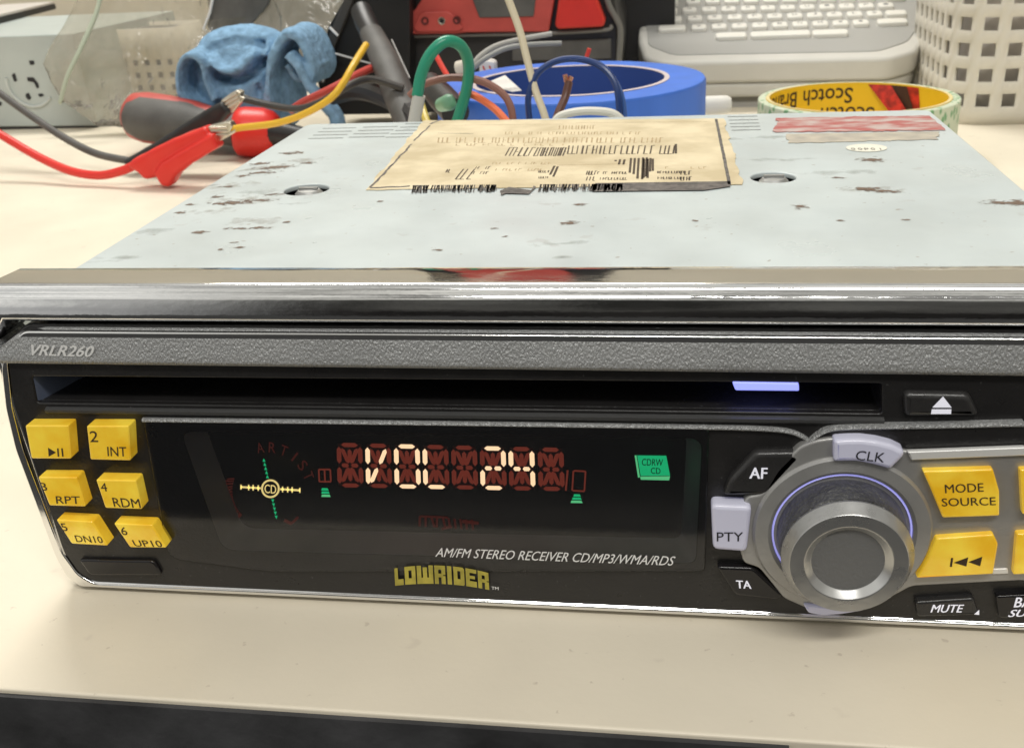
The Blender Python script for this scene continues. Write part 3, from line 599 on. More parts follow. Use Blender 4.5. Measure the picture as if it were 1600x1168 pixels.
# AF, TA, PTY, CLK and the lower crescent
b_ = btn('side_button', [(1129, 775), (1140, 748), (1179, 707), (1247, 706), (1256, 718), (1201, 776)], -12.0, -9.8, m_worn, .9, .8, 'black button marked AF')
mb = MB(); ftext(mb, 'AF', (1171, 747), (1198, 747.5), (1172, 730), -12.06, bold=.3); mb.build('lettering', m_whitelit, b_)
b_ = btn('side_button', [(1119, 885), (1178, 887), (1225, 930), (1217, 938), (1148, 930)], -11.8, -9.8, m_gloss, .5, .8, 'black button marked TA')
mb = MB(); ftext(mb, 'TA', (1151, 918), (1174, 919), (1150, 906), -11.85, bold=.3); mb.build('lettering', m_whitelit, b_)
b_ = btn('light_button', [(1111, 789), (1175, 792), (1167, 863), (1114, 859)], -13.4, -10, m_lilac, .7, .9, 'pale lilac button marked PTY')
mb = MB(); ftext(mb, 'PTY', (1120, 845), (1161, 845), (1120, 831), -13.45, bold=.03); mb.build('lettering', m_blackink, b_)
def arcp(c, r, a0, a1, n=10, k=1.0): return [(c[0]+r*math.cos(math.radians(a0+(a1-a0)*j/n)), c[1]+r*k*math.sin(math.radians(a0+(a1-a0)*j/n))) for j in range(n+1)]
clk = [(1303, 689), (1322, 687.5), (1345, 687), (1370, 690), (1395, 696), (1413, 705), (1413, 713), (1392, 734), (1370, 728), (1340, 721.5), (1303, 722)]
b_ = btn('light_button', clk, -13.6, -10, m_lilac, .7, .5, 'pale lilac curved button marked CLK')
mb = MB(); ftext(mb, 'CLK', (1337, 718), (1381, 722), (1338, 703), -13.65, shear=.12, bold=.03); mb.build('lettering', m_blackink, b_)
btn('light_button', [(1255, 944), (1290, 948), (1330, 949), (1362, 946), (1350, 954), (1315, 960), (1285, 962), (1263, 958)], -12.6, -10, m_lilac, .4, .5, 'pale lilac crescent button under the knob')
# amber mode and skip buttons, partly seen neighbours
YM = -13.2
b_ = btn('mode_button', [(1442, 736), (1552, 733), (1562, 768), (1562, 806), (1473, 809), (1455, 765)], YM, -11, m_amber, .3, .3, 'amber button marked MODE SOURCE', grow=.1)
mb = MB(); ftext(mb, 'MODE', (1477, 770), (1537, 767.5), (1476, 756.5), YM-.04, bold=.1); ftext(mb, 'SOURCE', (1472, 790.5), (1556, 788.5), (1471, 778), YM-.04, bold=.1); mb.build('lettering', m_ink, b_)
b_ = btn('skip_button', [(1463, 841), (1553, 835), (1560, 850), (1552, 897), (1432, 903), (1450, 870)], YM, -11, m_amber, .3, .3, 'amber button with skip back symbol', grow=.1)
mb = MB()
for pl in ([(1486, 871), (1489.5, 871), (1487.5, 885), (1484, 885)], [(1490, 878.5), (1513, 870), (1510, 884.5)], [(1513, 877.5), (1535, 869), (1531.5, 884)]): fpoly(mb, pl, YM-.06)
mb.build('skip_symbol', m_ink, b_)
for fr, ds in (([(1594, 734), (1680, 731), (1684, 768), (1684, 802), (1598, 804)], 'amber button cut off by the right edge, upper'), ([(1589, 834), (1676, 830), (1681, 850), (1676, 893), (1583, 898)], 'amber button cut off by the right edge, lower')):
    btn('mode_button', fr, YM, -11, m_amber, .3, .3, ds, grow=.1)
mb = MB(); plate_y(mb, rnd(fps([(1552, 889), (1575, 888), (1576, 896), (1551, 897)], YG-.3), .2), YG-.3, YG+.4, .15); mb.build('panel_chip', m_bright, R)
b_ = btn('mute_button', [(1430, 940), (1522, 934), (1531, 961), (1434, 964)], -11.7, -9.8, m_worn, .5, .5, 'black button marked MUTE')
mb = MB(); ftext(mb, 'MUTE', (1454, 956), (1505, 956), (1455, 944), -11.75, shear=.25, bold=.25); fpoly(mb, [(1522, 959), (1530, 952), (1530, 960)], -11.78); mb.build('lettering', m_whitelit, b_)
b_ = btn('band_button', [(1556, 931), (1660, 926), (1668, 962), (1562, 966)], -11.7, -9.8, m_gloss, .35, .5, 'black button lettered in two lines at the right edge')
mb = MB(); ftext(mb, 'BAND', (1584, 948), (1648, 946), (1585, 933), -11.75, shear=.2, bold=.25); ftext(mb, 'SUB', (1575, 963), (1616, 962), (1577, 952), -11.75, shear=.3, bold=.25); mb.build('lettering', m_whitelit, b_)
# knob
YK = -20.4
kf = at(1323.4, 870, 'y', YK+1.9); KC = V((kf.x, 0, kf.z)); AX = (0, -1, 0); KF = -YK
kr = (at(1428, 870, 'y', YK+1.9)-at(1219, 870, 'y', YK+1.9)).length/2
mb = MB(); mb.lathe(KC+V((0, YG, .35)), AX, [(-1.5, kr+3.9), (.2, kr+3.9), (.75, kr+3.5), (.85, kr+1.5), (.5, kr+.95), (-1.5, kr+.9)], 72); mb.build('knob_base', m_silver, R)
mb = MB(); mb.lathe(KC+V((0, YG, .35)), AX, [(-1.2, kr+.88), (.3, kr+.86), (.4, kr+.6), (-1.2, kr+.5)], 72); mb.build('knob_light', m_glow, R, label='blue glowing ring round the knob')
mb = MB(); mb.lathe(KC, AX, [(10, kr+.15), (12.6, kr+.1), (KF-2.9, kr-.15), (KF-2.75, kr-.6), (KF-2.6, kr-1.2)], 80); knob = mb.build('knob', m_knobside, R, label='round silver volume knob')
mb = MB(); mb.lathe(KC, AX, [(KF-2.7, kr-.9), (KF-2.5, kr-.1), (KF-2.2, kr), (KF-1.9, kr), (KF-.15, kr-1.05), (KF, kr-1.2), (KF, kr*.68), (KF-.05, kr*.665)], 96, closed=True); mb.build('knob_cap', m_knob, knob, ang=18)
mb = MB(); mb.lathe(KC, AX, [(KF-.04, kr*.67), (KF-.1, kr*.655), (KF-.95, kr*.565), (KF-1.05, kr*.55)], 96, closed=True); mb.build('dish_rim', mat('satin dish metal', (.62, .62, .61), .28, .9), knob, ang=50)
mb = MB(); mb.lathe(KC, AX, [(14, kr*.553), (KF-1.06, kr*.553), (KF-1.05, 0)], 64); mb.build('knob_centre', m_knobmid, knob)
#BG#
# ------------------------------------------------------------------ things behind the stereo
m_tapeblue = mat('blue tape', (.05, .17, .66), .5, var=.12, vscale=60, bump=.1, bscale=200, stretch=(1, 1, .2))
m_core = mat('card core', (.58, .50, .50), .8)
m_pale = mat('pale grey plastic', (.60, .585, .54), .45, var=.03, vscale=60)
m_pale2 = mat('grey key bed', (.37, .365, .345), .5)
m_key = mat('white key', (.78, .76, .70), .35)
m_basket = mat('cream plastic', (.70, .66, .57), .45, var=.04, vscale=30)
m_dk = mat('dark plastic', (.022, .021, .021), .42, bump=.1, bscale=500)
m_dk2 = mat('charcoal rubber', (.10, .096, .088), .6, var=.2, vscale=90, bump=.15, bscale=700)
m_red = mat('red plastic', (.60, .035, .022), .32, var=.08, vscale=60)
m_red2 = mat('dull red plastic', (.50, .075, .06), .45, var=.12, vscale=80)
m_redv = mat('red vinyl', (.72, .028, .018), .38, bump=.1, bscale=300)
m_tin = mat('tinned steel', (.66, .62, .52), .32, 1, bump=.15, bscale=700)
m_copper = mat('bare copper', (.6, .3, .2), .35, 1)
def P(px, py, Y): return at(px, py, 'y', Y)
def PP(pts): return [at(*p[:2], 'y', p[2]) for p in pts]
def groundpos(px, py): p = at(px, py, 'z', DZ); return (p.x, p.y, DZ)
def solid(name, mats, parent, mb, voxel, smooth_it=2, noise_amp=0, noise_scale=0.1, fine=0, fscale=.5):   # weld overlapping shapes into one continuous skin
    o = mb.build('tmp', mats, None, smooth=False); m = o.modifiers.new('r', 'REMESH'); m.mode = 'VOXEL'; m.voxel_size = voxel*S
    m = o.modifiers.new('s', 'SMOOTH'); m.iterations = smooth_it; m.factor = .5
    bpy.context.view_layer.update(); ev = o.evaluated_get(bpy.context.evaluated_depsgraph_get()); me = ev.to_mesh()
    vs = [v.co.copy()/S for v in me.vertices]; ns = [v.normal.copy() for v in me.vertices]; fs = [tuple(p.vertices) for p in me.polygons]; ev.to_mesh_clear(); bpy.data.objects.remove(o)
    if noise_amp: vs = [v + n*(noise.noise(v*noise_scale)*noise_amp + noise.noise(v*fscale)*fine) for v, n in zip(vs, ns)]
    m2 = MB(); m2.add(vs, fs); return m2.build(name, mats, parent, ang=180)

# --- roll of blue masking tape
c = (-20.3, 258.5); t = thing('tape_roll', 'wide roll of blue masking tape lying flat behind the stereo', 'tape roll', (c[0], c[1], DZ))
mb = MB(); mb.lathe((c[0], c[1], 0), (0, 0, 1), [(DZ, 38.2), (DZ, 51.6), (DZ+.6, 52.2), (46.8, 52.2), (47.8, 51.6), (48.1, 50), (47.9, 38.2), (DZ, 38.2)], 96, closed=True); mb.build('tape', m_tapeblue, t, ang=40)
mb = MB(); mb.lathe((c[0], c[1], 0), (0, 0, 1), [(DZ, 36.6), (DZ, 38.15), (48.0, 38.15), (48.15, 37.9), (48.1, 36.7), (47.8, 36.5), (DZ, 36.6)], 96, closed=True); mb.build('core', mat('blue core', (.03, .075, .30), .55), t, ang=40)
mb = MB(); mb.lathe((c[0], c[1], 0), (0, 0, 1), [(48.1, 38.4), (48.25, 38.2), (48.25, 36.6), (48.0, 36.4)], 96, closed=True); mb.build('core_rim', m_core, t, ang=40)
q = [onplane(*p, (0, 0, 48.25), (0, 0, 1)) for p in ((766, 127), (789, 117.5), (815, 141), (800, 143), (775, 136))]
mb = MB(); plate_n(mb, q, (0, 0, 1), .3, 0); mb.build('paper_tab', mat('white paper', (.72, .70, .66), .8), t)
# --- patterned roll with a yellow core
c = (100.5, 334); t = thing('tape_roll', 'thin roll of green and white patterned tape with a printed yellow core', 'tape roll', (c[0], c[1], DZ))
zt = 25.5; ro = 43.0; ri = 38.0
m_pat = mat('green patterned tape', (.60, .64, .52), .45); nt_ = m_pat.node_tree
tcn = nt_.nodes.new('ShaderNodeTexCoord'); vo = nt_.nodes.new('ShaderNodeTexVoronoi'); vo.inputs['Scale'].default_value = 330; mp = nt_.nodes.new('ShaderNodeMapping'); mp.inputs['Rotation'].default_value = (.2, .5, .3); mp.inputs['Scale'].default_value = (1, 1, .62)
nt_.links.new(tcn.outputs['Object'], mp.inputs[0]); nt_.links.new(mp.outputs[0], vo.inputs['Vector'])
cr = nt_.nodes.new('ShaderNodeValToRGB'); cr.color_ramp.elements[0].position = .30; cr.color_ramp.elements[0].color = (.16, .36, .17, 1); cr.color_ramp.elements[1].position = .42; cr.color_ramp.elements[1].color = (.60, .66, .50, 1)
nt_.links.new(vo.outputs['Distance'], cr.inputs[0]); nt_.links.new(cr.outputs[0], nt_.nodes['Principled BSDF'].inputs['Base Color'])
mb = MB(); mb.lathe((c[0], c[1], 0), (0, 0, 1), [(DZ, 39.6), (DZ, ro), (zt-.3, ro), (zt, ro-.3), (zt, 39.6), (DZ, 39.6)], 96, closed=True); mb.build('tape', m_pat, t, ang=40)
m_ycore = mat('yellow printed core', (.80, .53, .02), .45)
mb = MB(); mb.lathe((c[0], c[1], 0), (0, 0, 1), [(DZ, ri), (DZ, 39.55), (zt+.1, 39.55), (zt+.35, 39.2), (zt+.35, ri+.3), (zt+.1, ri), (DZ, ri)], 96, closed=True); core = mb.build('core', m_ycore, t, ang=40)
mb = MB(); mb.lathe((c[0], c[1], 0), (0, 0, 1), [(zt+.37, 39.5), (zt+.42, 39.2), (zt+.42, ri+.2), (zt+.37, ri+.05)], 96, closed=True); mb.build('core_rim', mat('cream card rim', (.72, .60, .30), .7), t, ang=40)
def on_core(deg, z, r=ri-.08): a = math.radians(deg); return V((c[0]+r*math.cos(a), c[1]+r*math.sin(a), z))
def core_text(mb, s_, d0, d1, z0, z1):       # lettering that runs round inside the core, standing on its head
    cu = bpy.data.curves.new('tmp', 'FONT'); cu.body = s_; cu.size = 10; cu.offset = .12; cu.resolution_u = 3
    vs, fs = _to_mesh(cu); xa = min(v.x for v in vs); xb = max(v.x for v in vs); ya = min(v.y for v in vs); yb = max(v.y for v in vs)
    mb.add([on_core(d0+(d1-d0)*(v.x-xa)/(xb-xa), z0+(z1-z0)*(v.y-ya)/(yb-ya)) for v in vs], fs)
mb = MB(); core_text(mb, 'Scotch', 84, 121, 23.6, 16.2); core_text(mb, 'Brand', 127, 160, 23.6, 16.2); core_text(mb, 'Scotch', 68, 106, 14.6, 7.4); mb.build('core_print', m_ink, core, smooth=False)
mb = MB()
def core_patch(mb, d0, d1, s0, s1, mi):
    n = 16
    for k in range(n):
        f0, f1 = k/n, (k+1)/n; A = lambda f, z, sh: on_core(d0+(d1-d0)*f + sh, z, ri-.1)
        mb.add([A(f0, zt-.4, s0), A(f1, zt-.4, s0), A(f1, 2, s1), A(f0, 2, s1)], [(0, 1, 2, 3)], mi)
core_patch(mb, 74, 58, 0, -34, 0); core_patch(mb, 58, 46, 0, -18, 1); core_patch(mb, 46, 36, 0, -8, 0)
mb.build('plaid_print', [mat('red plaid print', (.55, .03, .015), .5, var=.5, vscale=300), mat('dark plaid print', (.05, .02, .012), .5)], core, smooth=False)
# --- white cap lying behind the blue tape
p = P(1120, 164, 318); t = MB(); t.lathe(p, (1, .12, 0), [(-9, 3.4), (-8, 4.0), (2, 4.0), (4.6, 3.8), (6.0, 3.0), (6.4, 1.2), (6.45, 0)], 24)
o = t.build('round_stopper', mat('white plastic', (.74, .72, .66), .5)); o.location = (0, 0, 0); tag(o, 'small white rounded stopper peeking out right of the blue tape', 'stopper')

# --- label maker with a keyboard
n_ = V((0, -math.sin(math.radians(13)), math.cos(math.radians(13)))); p0 = V((70, 455, 24))
t = thing('label_maker', 'pale grey label maker with rows of small white keys', 'label maker', (75, 520, DZ))
def lk(px, py, d=0): return onplane(px, py, p0 + n_*d, n_)
poly2 = lambda pts: [lk(*p) for p in pts]
body_px = [(1012, -120), (997, 62), (1006, 90), (1040, 98.5), (1392, 91), (1432, 80), (1450, 52), (1446, -130)]
B = poly2(body_px); ux = V((1, 0, 0)); vy = n_.cross(ux)
fl = lambda Q: [((q-p0).dot(ux), (q-p0).dot(vy)) for q in Q]
def un(Q, d): return [p0 + ux*a + vy*b + n_*d for a, b in Q]
def tplate(mb, poly, d1, thick, bevel, r): return plate_n(mb, un(rnd(poly, r, 6), d1), n_, thick, bevel)
bf = fl(B)
mb = MB(); tplate(mb, bf, 0, 13, 2.6, 5); mb.build('upper_shell', m_pale, t, ang=50)
mb = MB(); tplate(mb, inset(bf, 1.2) if True else bf, -13.2, 9, 2.5, 5); mb.build('lower_shell', m_pale, t, ang=50)
gp_ = [(p0 + ux*a + vy*b) for a, b in inset(bf, 9)]
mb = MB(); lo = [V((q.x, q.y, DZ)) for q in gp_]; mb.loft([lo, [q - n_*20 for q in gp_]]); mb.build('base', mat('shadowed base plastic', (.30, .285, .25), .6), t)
bed = fl(poly2([(1024, -120), (1010, 40), (1013, 72), (1052, 87), (1372, 81), (1418, 66), (1438, 38), (1434, -130)]))
mb = MB(); tplate(mb, bed, .5, 1, .3, 5); mb.build('key_bed', m_pale2, t)
KEYS = {}
def key_mesh(wd, hd):
    mb = MB(); rings = []
    for d, g in ((.3, 0), (2.0, 0.05), (2.7, .35), (2.95, 1.0)):
        rings.append(un(rnd([(-wd/2+g, -hd/2+g), (wd/2-g, -hd/2+g), (wd/2-g, hd/2-g), (-wd/2+g, hd/2-g)], 2.2, 4), d))
    mb.loft(rings); return mb
def key(px, py, wd, hd=8.2):
    q = lk(px, py, 2.6); (a, b) = fl([q])[0]; k_ = (wd, hd); off = ux*a + vy*b
    if k_ not in KEYS:
        o = key_mesh(wd, hd).build('key', m_key, t, ang=50); KEYS[k_] = o; o.location = off*S
    else:
        o = KEYS[k_].copy(); COL.objects.link(o); o.location = off*S
        o.parent = t
m_leg = mat('grey legend', (.20, .20, .20), .7)
def krow(y0, y1, left, xs, step, n, right, chars=''):      # wide key at the left, a run of small ones, wide key at the right
    sl = (y1-y0)/370
    if left: key(left[0], y0, left[1])
    for k in range(n):
        px, py = xs + step*k, y0 + sl*(xs+step*k-1040); key(px, py, 9.2)
        if k < len(chars):
            q = lk(px, py, 2.6) + n_*.42; mb = MB(); text(mb, chars[k], q-ux*1.3-vy*1.3, q+ux*1.3-vy*1.3, q-ux*1.3+vy*1.7); mb.build('key_legend', m_leg, t)
    if right: key(right[0], y1, right[1])
key(1142, 54.5, 18); key(1219, 52, 34); key(1297, 50, 20)
krow(43, 32.5, (1050, 16.5), 1092, 31.6, 9, (1394, 17), 'ZXCVBNM,.')
krow(29, 19.5, (1048, 13.5), 1085.5, 31.2, 10, (1400, 12), 'ASDFGHJKL;')
krow(15.5, 7, (1046, 10), 1077, 30.7, 11, None, 'QWERTYUIOP-')
krow(2.5, -5, (1045, 12), 1083, 30.2, 10, (1398, 12), '1234567890')
krow(-9.5, -17, (1046, 10), 1078, 29.7, 11, None)
krow(-21, -28, (1046, 10), 1081, 29.2, 11, None)

# --- perforated baskets
def basket(name, label, x0, y0, w_, d_, h_, pitch, hole, rows, zbase, r, th, hm, flare=.03):
    t = thing(name, label, 'basket', (x0+w_/2, y0+d_/2, DZ))
    peri = rnd([(x0, y0), (x0+w_, y0), (x0+w_, y0+d_), (x0, y0+d_)], r, 8); peri.append(peri[0])
    L_ = [0]
    for a, b in zip(peri, peri[1:]): L_.append(L_[-1] + (V(b)-V(a)).length)
    tot = L_[-1]; cx_, cy_ = x0+w_/2, y0+d_/2
    def pos(s_, z):
        s_ %= tot; i = max(k for k in range(len(L_)) if L_[k] <= s_+1e-9); i = min(i, len(peri)-2)
        p = V(peri[i]).lerp(V(peri[i+1]), (s_-L_[i])/max(1e-9, L_[i+1]-L_[i])); f = 1 + flare*(z/h_)
        return V((cx_+(p.x-cx_)*f, cy_+(p.y-cy_)*f, DZ+z))
    n = max(3, round(tot/pitch)); ps = tot/n; mb = MB(); idx = {}
    def vid(s_, z):
        k_ = (round((s_ % tot)*50) % round(tot*50), round(z*50))
        if k_ not in idx: idx[k_] = len(mb.v); mb.v.append(pos(s_, z))
        return idx[k_]
    def quad(*q): mb.f.append(tuple(vid(*p) for p in q)); mb.m.append(0)
    g = (ps-hole)/2; zs = [0, zbase]
    for r_ in range(rows): zs += [zbase + pitch*r_ + (pitch-hole)/2, zbase + pitch*r_ + (pitch+hole)/2]
    zs.append(h_)
    for k in range(n):
        ss = [k*ps, k*ps+g, k*ps+ps-g, (k+1)*ps]
        for zi in range(len(zs)-1):
            for si in range(3):
                if si == 1 and zi >= 2 and zi % 2 == 0 and zi < len(zs)-2: continue
                quad((ss[si], zs[zi]), (ss[si+1], zs[zi]), (ss[si+1], zs[zi+1]), (ss[si], zs[zi+1]))
    o = mb.build('wall_lattice', hm, t, ang=45); m = o.modifiers.new('thick', 'SOLIDIFY'); m.thickness = th*S; m.offset = -1
    mb = MB(); plate_z(mb, inset(rnd([(x0, y0), (x0+w_, y0), (x0+w_, y0+d_), (x0, y0+d_)], r, 8), th+.2), DZ, DZ+2, .3); mb.build('floor_panel', hm, t)
    return t
basket('perforated_basket', 'cream plastic basket with square holes at the right edge', 156, 402, 130, 110, 96, 12.2, 6.4, 6, 6.0, 22, 2.0, m_basket)
mb = MB(); plate_z(mb, rnd([(163, 410), (259, 410), (259, 504), (163, 504)], 18), DZ+2.4, 84, 4); o = mb.build('filler_tub', mat('grey tub plastic', (.80, .76, .73), .6, var=.2, vscale=50)); tag(o, 'tub added inside the cream basket at the right edge to darken its holes', 'tub')  # filler added so that the basket holes look dark
b0, b1 = P(173, 108, 505), P(262, 108, 505); pt = (b1.x-b0.x)/5; zl = P(220, 157, 505).z
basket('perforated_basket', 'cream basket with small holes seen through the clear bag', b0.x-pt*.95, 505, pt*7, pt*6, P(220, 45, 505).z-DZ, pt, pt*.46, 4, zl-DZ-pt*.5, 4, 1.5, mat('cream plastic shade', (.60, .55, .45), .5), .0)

mb = MB(); plate_z(mb, rnd([(b0.x-pt*.3, 508), (b0.x+pt*5.3, 508), (b0.x+pt*5.3, 505+pt*5.3), (b0.x-pt*.3, 505+pt*5.3)], 3), DZ+2.4, P(220, 50, 505).z, 1.5); o = mb.build('filler_block', mat('brown grey block', (.13, .12, .11), .7)); tag(o, 'dark block added inside the small-holed basket to darken its holes', 'block')  # dark filler put behind the small holes to shade them
# --- tool charger: black body, red front, grey rubber frame
t = thing('battery_charger', 'black and red power tool base with a red trapezoid button', 'power tool', groundpos(790, 130)); YT = 430
F = lambda pts, Y=YT: [(p.x, p.z) for p in (P(a, b, Y) for a, b in pts)]
mb = MB(); plate_y(mb, rnd(F([(606, -420), (935, -440), (962, 10), (970, 40), (968, 110), (965, 170), (640, 178), (622, 90)]), 3), YT, YT+80, 2.5); mb.build('body', m_dk, t)
mb = MB(); plate_y(mb, rnd(F([(626, 54), (626, 27), (648, 16), (662, -6), (676, -400), (874, -415), (866, 0), (857, 50), (727, 51), (714, 53)], YT-6), 1.0), YT-6, YT+2, .8); rp = mb.build('red_panel', m_red2, t)
mb = MB(); plate_y(mb, rnd(F([(646, 44), (655, 24), (664, 19), (698, 18), (706, 22), (724, 44), (716, 49), (652, 50)], YT-7), .6), YT-7.4, YT-5, .5); mb.build('boss', m_red2, rp)
for x, y, m, r in ((664, 33, mat('hole shade', (.10, .012, .01), .7), 2.1), (690, 33, m_tin, 2.0), (713.5, 32, mat('hole shade', (.10, .012, .01), .7), 2.1)):
    q = P(x, y, YT-7.6); mb = MB(); mb.lathe(q, (0, -1, 0), [(-1, r), (.15, r), (.2, r*.75), (-.3, r*.4), (-.3, 0)], 24); mb.build('screw_hole', m, rp)
q = P(690, 33, YT-8); mb = MB(); mb.lathe(q, (0, -1, 0), [(-.5, .9), (.1, .9), (.1, 0)], 16); mb.build('socket', m_dk, rp)
mb = MB(); plate_y(mb, rnd(F([(722, -45), (842, -50), (834, 26), (749, 28)], YT-6.4), .8), YT-6.7, YT-5, .4); mb.build('grey_inset', m_dk2, rp)
mb = MB(); plate_y(mb, rnd(F([(874, -10), (929, -12), (946, 32), (943, 42), (872, 46), (867, 40)], YT-8), 1.2), YT-8.5, YT+2, 1.3); mb.build('trapezoid_button', m_red, t)
mb = MB(); mb.tube(PP([(620, 57, YT-3), (730, 55, YT-3), (860, 52, YT-4), (945, 47, YT-5), (956, 40, YT-4)]), 1.0, 8); mb.build('ledge', mat('grey rubber', (.16, .155, .14), .5), t)
mb = MB(); mb.tube(PP([(943, -20, YT-2), (952, 10, YT-3), (963, 30, YT-3), (969, 46, YT-3), (968, 80, YT-3), (965, 120, YT-3)]), 1.6, 8); mb.tube(PP([(608, -20, YT-4), (610, 20, YT-4), (614, 50, YT-4), (640, 95, YT-4)]), 2.4, 8); mb.v and None
fr = [mb]
mb = MB(); mb.tube(PP([(943, -20, YT-2), (952, 10, YT-3), (963, 30, YT-3), (969, 46, YT-3), (968, 80, YT-3), (965, 120, YT-3)]), 1.6, 8); mb.build('rubber_frame', mat('grey rubber', (.16, .155, .14), .5), t)
mb = MB(); mb.tube(PP([(600, -30, YT-6), (606, 10, YT-6), (613, 45, YT-6), (640, 105, YT-8)]), [3.4, 3.2, 2.8], 10, sq=.7); mb.build('rubber_frame', mat('grey gloss rubber', (.24, .235, .22), .3), t)
mb = MB(); plate_y(mb, rnd(F([(800, 66), (955, 60), (955, 92), (800, 96)], YT-1), 1), YT-1, YT+2, .5); mb.build('lower_panel', m_dk2, t)
mb = MB(); mb.box((-20, 520, DZ), (20, 600, 100)); o = mb.build('equipment_case', m_dk); tag(o, 'black case standing between the red tool and the label maker', 'case')
mb = MB(); mb.box((-330, 640, DZ), (-20, 720, 95)); o = mb.build('storage_box', mat('grey board', (.20, .19, .175), .7)); tag(o, 'dark grey storage box far behind the blue cloth and the clear bag', 'box')

# --- black slotted box and charcoal tube
YB2 = 415
t = thing('black_box', 'glossy black open box with white edge marks behind the blue cloth', 'box', groundpos(560, 165))
mb = MB(); plate_y(mb, rnd([(p.x, p.z) for p in (P(a, b, YB2) for a, b in ((512, 44), (540, -5), (640, -30), (640, 178), (515, 180), (496, 132)))], 1), YB2, YB2+50, .8); mb.build('shell', mat('matt black', (.008, .008, .008), .5), t)
mb = MB(); plate_y(mb, rnd([(p.x, p.z) for p in (P(a, b, YB2-3) for a, b in ((541, -8), (556, -8), (518, 85), (506, 130), (492, 128), (503, 84)))], .6), YB2-4, YB2-.5, .5); mb.build('side_strip', mat('grey black', (.05, .048, .045), .45), t)
for pts in ([(515, 43), (528, 56)], [(521, 83), (588, 102)], [(514, 98), (504, 128)]):
    mb = MB(); mb.tube([P(a, b, YB2-5) for a, b in pts], .7 if pts[0][0] == 515 else .45, 8, smooth=False); mb.build('white_mark', m_white, t)
t = thing('rubber_tube', 'charcoal rubber sleeve slanting up behind the green wire', 'tube', groundpos(640, 185))
A, B_ = P(580, 52, 372), P(660, 232, 300)
mb = MB(); mb.tube([A, A.lerp(B_, .3)+V((.6, 0, .4)), A.lerp(B_, .65), B_], [6.0, 7.2, 7.4, 7.4], 20, sq=.85); sl = mb.build('sleeve', m_dk2, t)
mb = MB(); d = (B_-A).normalized(); mb.tube([A-d*16+V((-2, 4, 2)), A-d*7+V((-1, 2, 0)), A+d*3], [5.4, 5.6, 5.2], 16); mb.build('plug', m_dk, t)
mb = MB(); mb.tube([P(612, 62, 354), P(640, 122, 330)], .35, 6, smooth=False); mb.build('highlight_line', mat('pale highlight', (.3, .29, .27), .4), sl)  # pale line laid along the sleeve as its highlight

# --- left: metal box, slab on it, clear bag
YL = 452
xr = P(152, 194, YL).x
t = thing('metal_box', 'pale grey metal chassis with punched black holes at the left edge', 'metal box', (-380, 500, DZ))
mb = MB(); plate_y(mb, rnd([(-470, DZ+3), (xr, DZ+1), (xr-4, 54), (-470, 54)], .8), YL, YL+140, .7); ch = mb.build('shell', mat('grey steel', (.48, .53, .51), .4, bump=.05, bscale=200, var=.05, vscale=40), t)
mb = MB(); mb.box((-470, YL+.5, DZ), (xr-.5, YL+139, DZ+3)); mb.build('foot_strip', m_dk, t)
for pts in ([(45, 95), (53, 95), (54, 101), (47, 102)], [(18, 117), (23, 114), (27, 127), (22, 128)], [(42, 121), (52, 121), (60, 131), (61, 138), (57, 138), (53, 129), (43, 127)], [(40, 147), (45, 145), (49, 154), (45, 157), (40, 152)], [(59, 147), (66, 146), (69, 150), (62, 152)], [(93, 157), (98, 155), (101, 160), (96, 161)], [(-4, 158), (3, 160), (2, 166), (-4, 164)]):
    mb = MB(); plate_y(mb, rnd([(p.x, p.z) for p in (P(a, b, YL-.2) for a, b in pts)], .6), YL-.25, YL+.4, 0); mb.build('shaded_hole', m_slot if 0 else m_steel_dk, ch)  # thin dark plates on the shell paint in the shade of the holes
q = P(46, 128, YL-.5); mb = MB(); mb.tube([q + V((15*math.cos(a), 0, 15*math.sin(a))) for a in [math.radians(170+6.5*k) for k in range(24)]], .9, 8, smooth=False); mb.build('pressed_ridge', mat('grey steel ridge', (.56, .60, .58), .3), ch)
q1, q2 = at(0, 27, 'z', 58.2), at(86, 6, 'z', 58.2); e_ = (q2-q1).normalized(); q0 = q2 - e_*170; bk_ = V((-e_.y, e_.x, 0))*120
t = thing('slab_device', 'thin pale slab with a black front edge resting on the metal chassis', 'device', ((q0.x+q2.x)/2, (q0.y+q2.y)/2+40, 54.2))
mb = MB(); mb.loft([[p + V((0, 0, h)) for p in (q0, q2, q2+bk_, q0+bk_)] for h in (-4.0, 0)]); mb.build('edge', mat('black edge', (.008, .008, .008), .6), t)
i1, i2 = q0 + bk_*.004, q2 - e_*.5 + bk_*.004
mb = MB(); mb.loft([[p + V((0, 0, h)) for p in (i1, i2, i2+bk_*.99, i1+bk_*.99)] for h in (.05, 1.6)]); mb.build('top', mat('pale slab', (.62, .58, .54), .45), t)
# clear bag
m_bag, mixn, dfn = mat_clear('clear bag film', (.93, .92, .88), .12, .5, (.72, .67, .56), 1.5)
bt = m_bag.node_tree; tcn = bt.nodes.new('ShaderNodeTexCoord'); no = bt.nodes.new('ShaderNodeTexNoise'); no.inputs['Scale'].default_value = 34; no.inputs['Detail'].default_value = 4; no.inputs['Distortion'].default_value = .6; bt.links.new(tcn.outputs['Object'], no.inputs['Vector'])
mr = bt.nodes.new('ShaderNodeMapRange'); mr.inputs['From Min'].default_value = .35; mr.inputs['From Max'].default_value = .7; mr.inputs['To Min'].default_value = .12; mr.inputs['To Max'].default_value = .32; bt.links.new(no.outputs[0], mr.inputs['Value']); bt.links.new(mr.outputs[0], mixn.inputs[0])
bp = bt.nodes.new('ShaderNodeBump'); bp.inputs['Strength'].default_value = 1; bp.inputs['Distance'].default_value = .007; bt.links.new(no.outputs[0], bp.inputs['Height'])
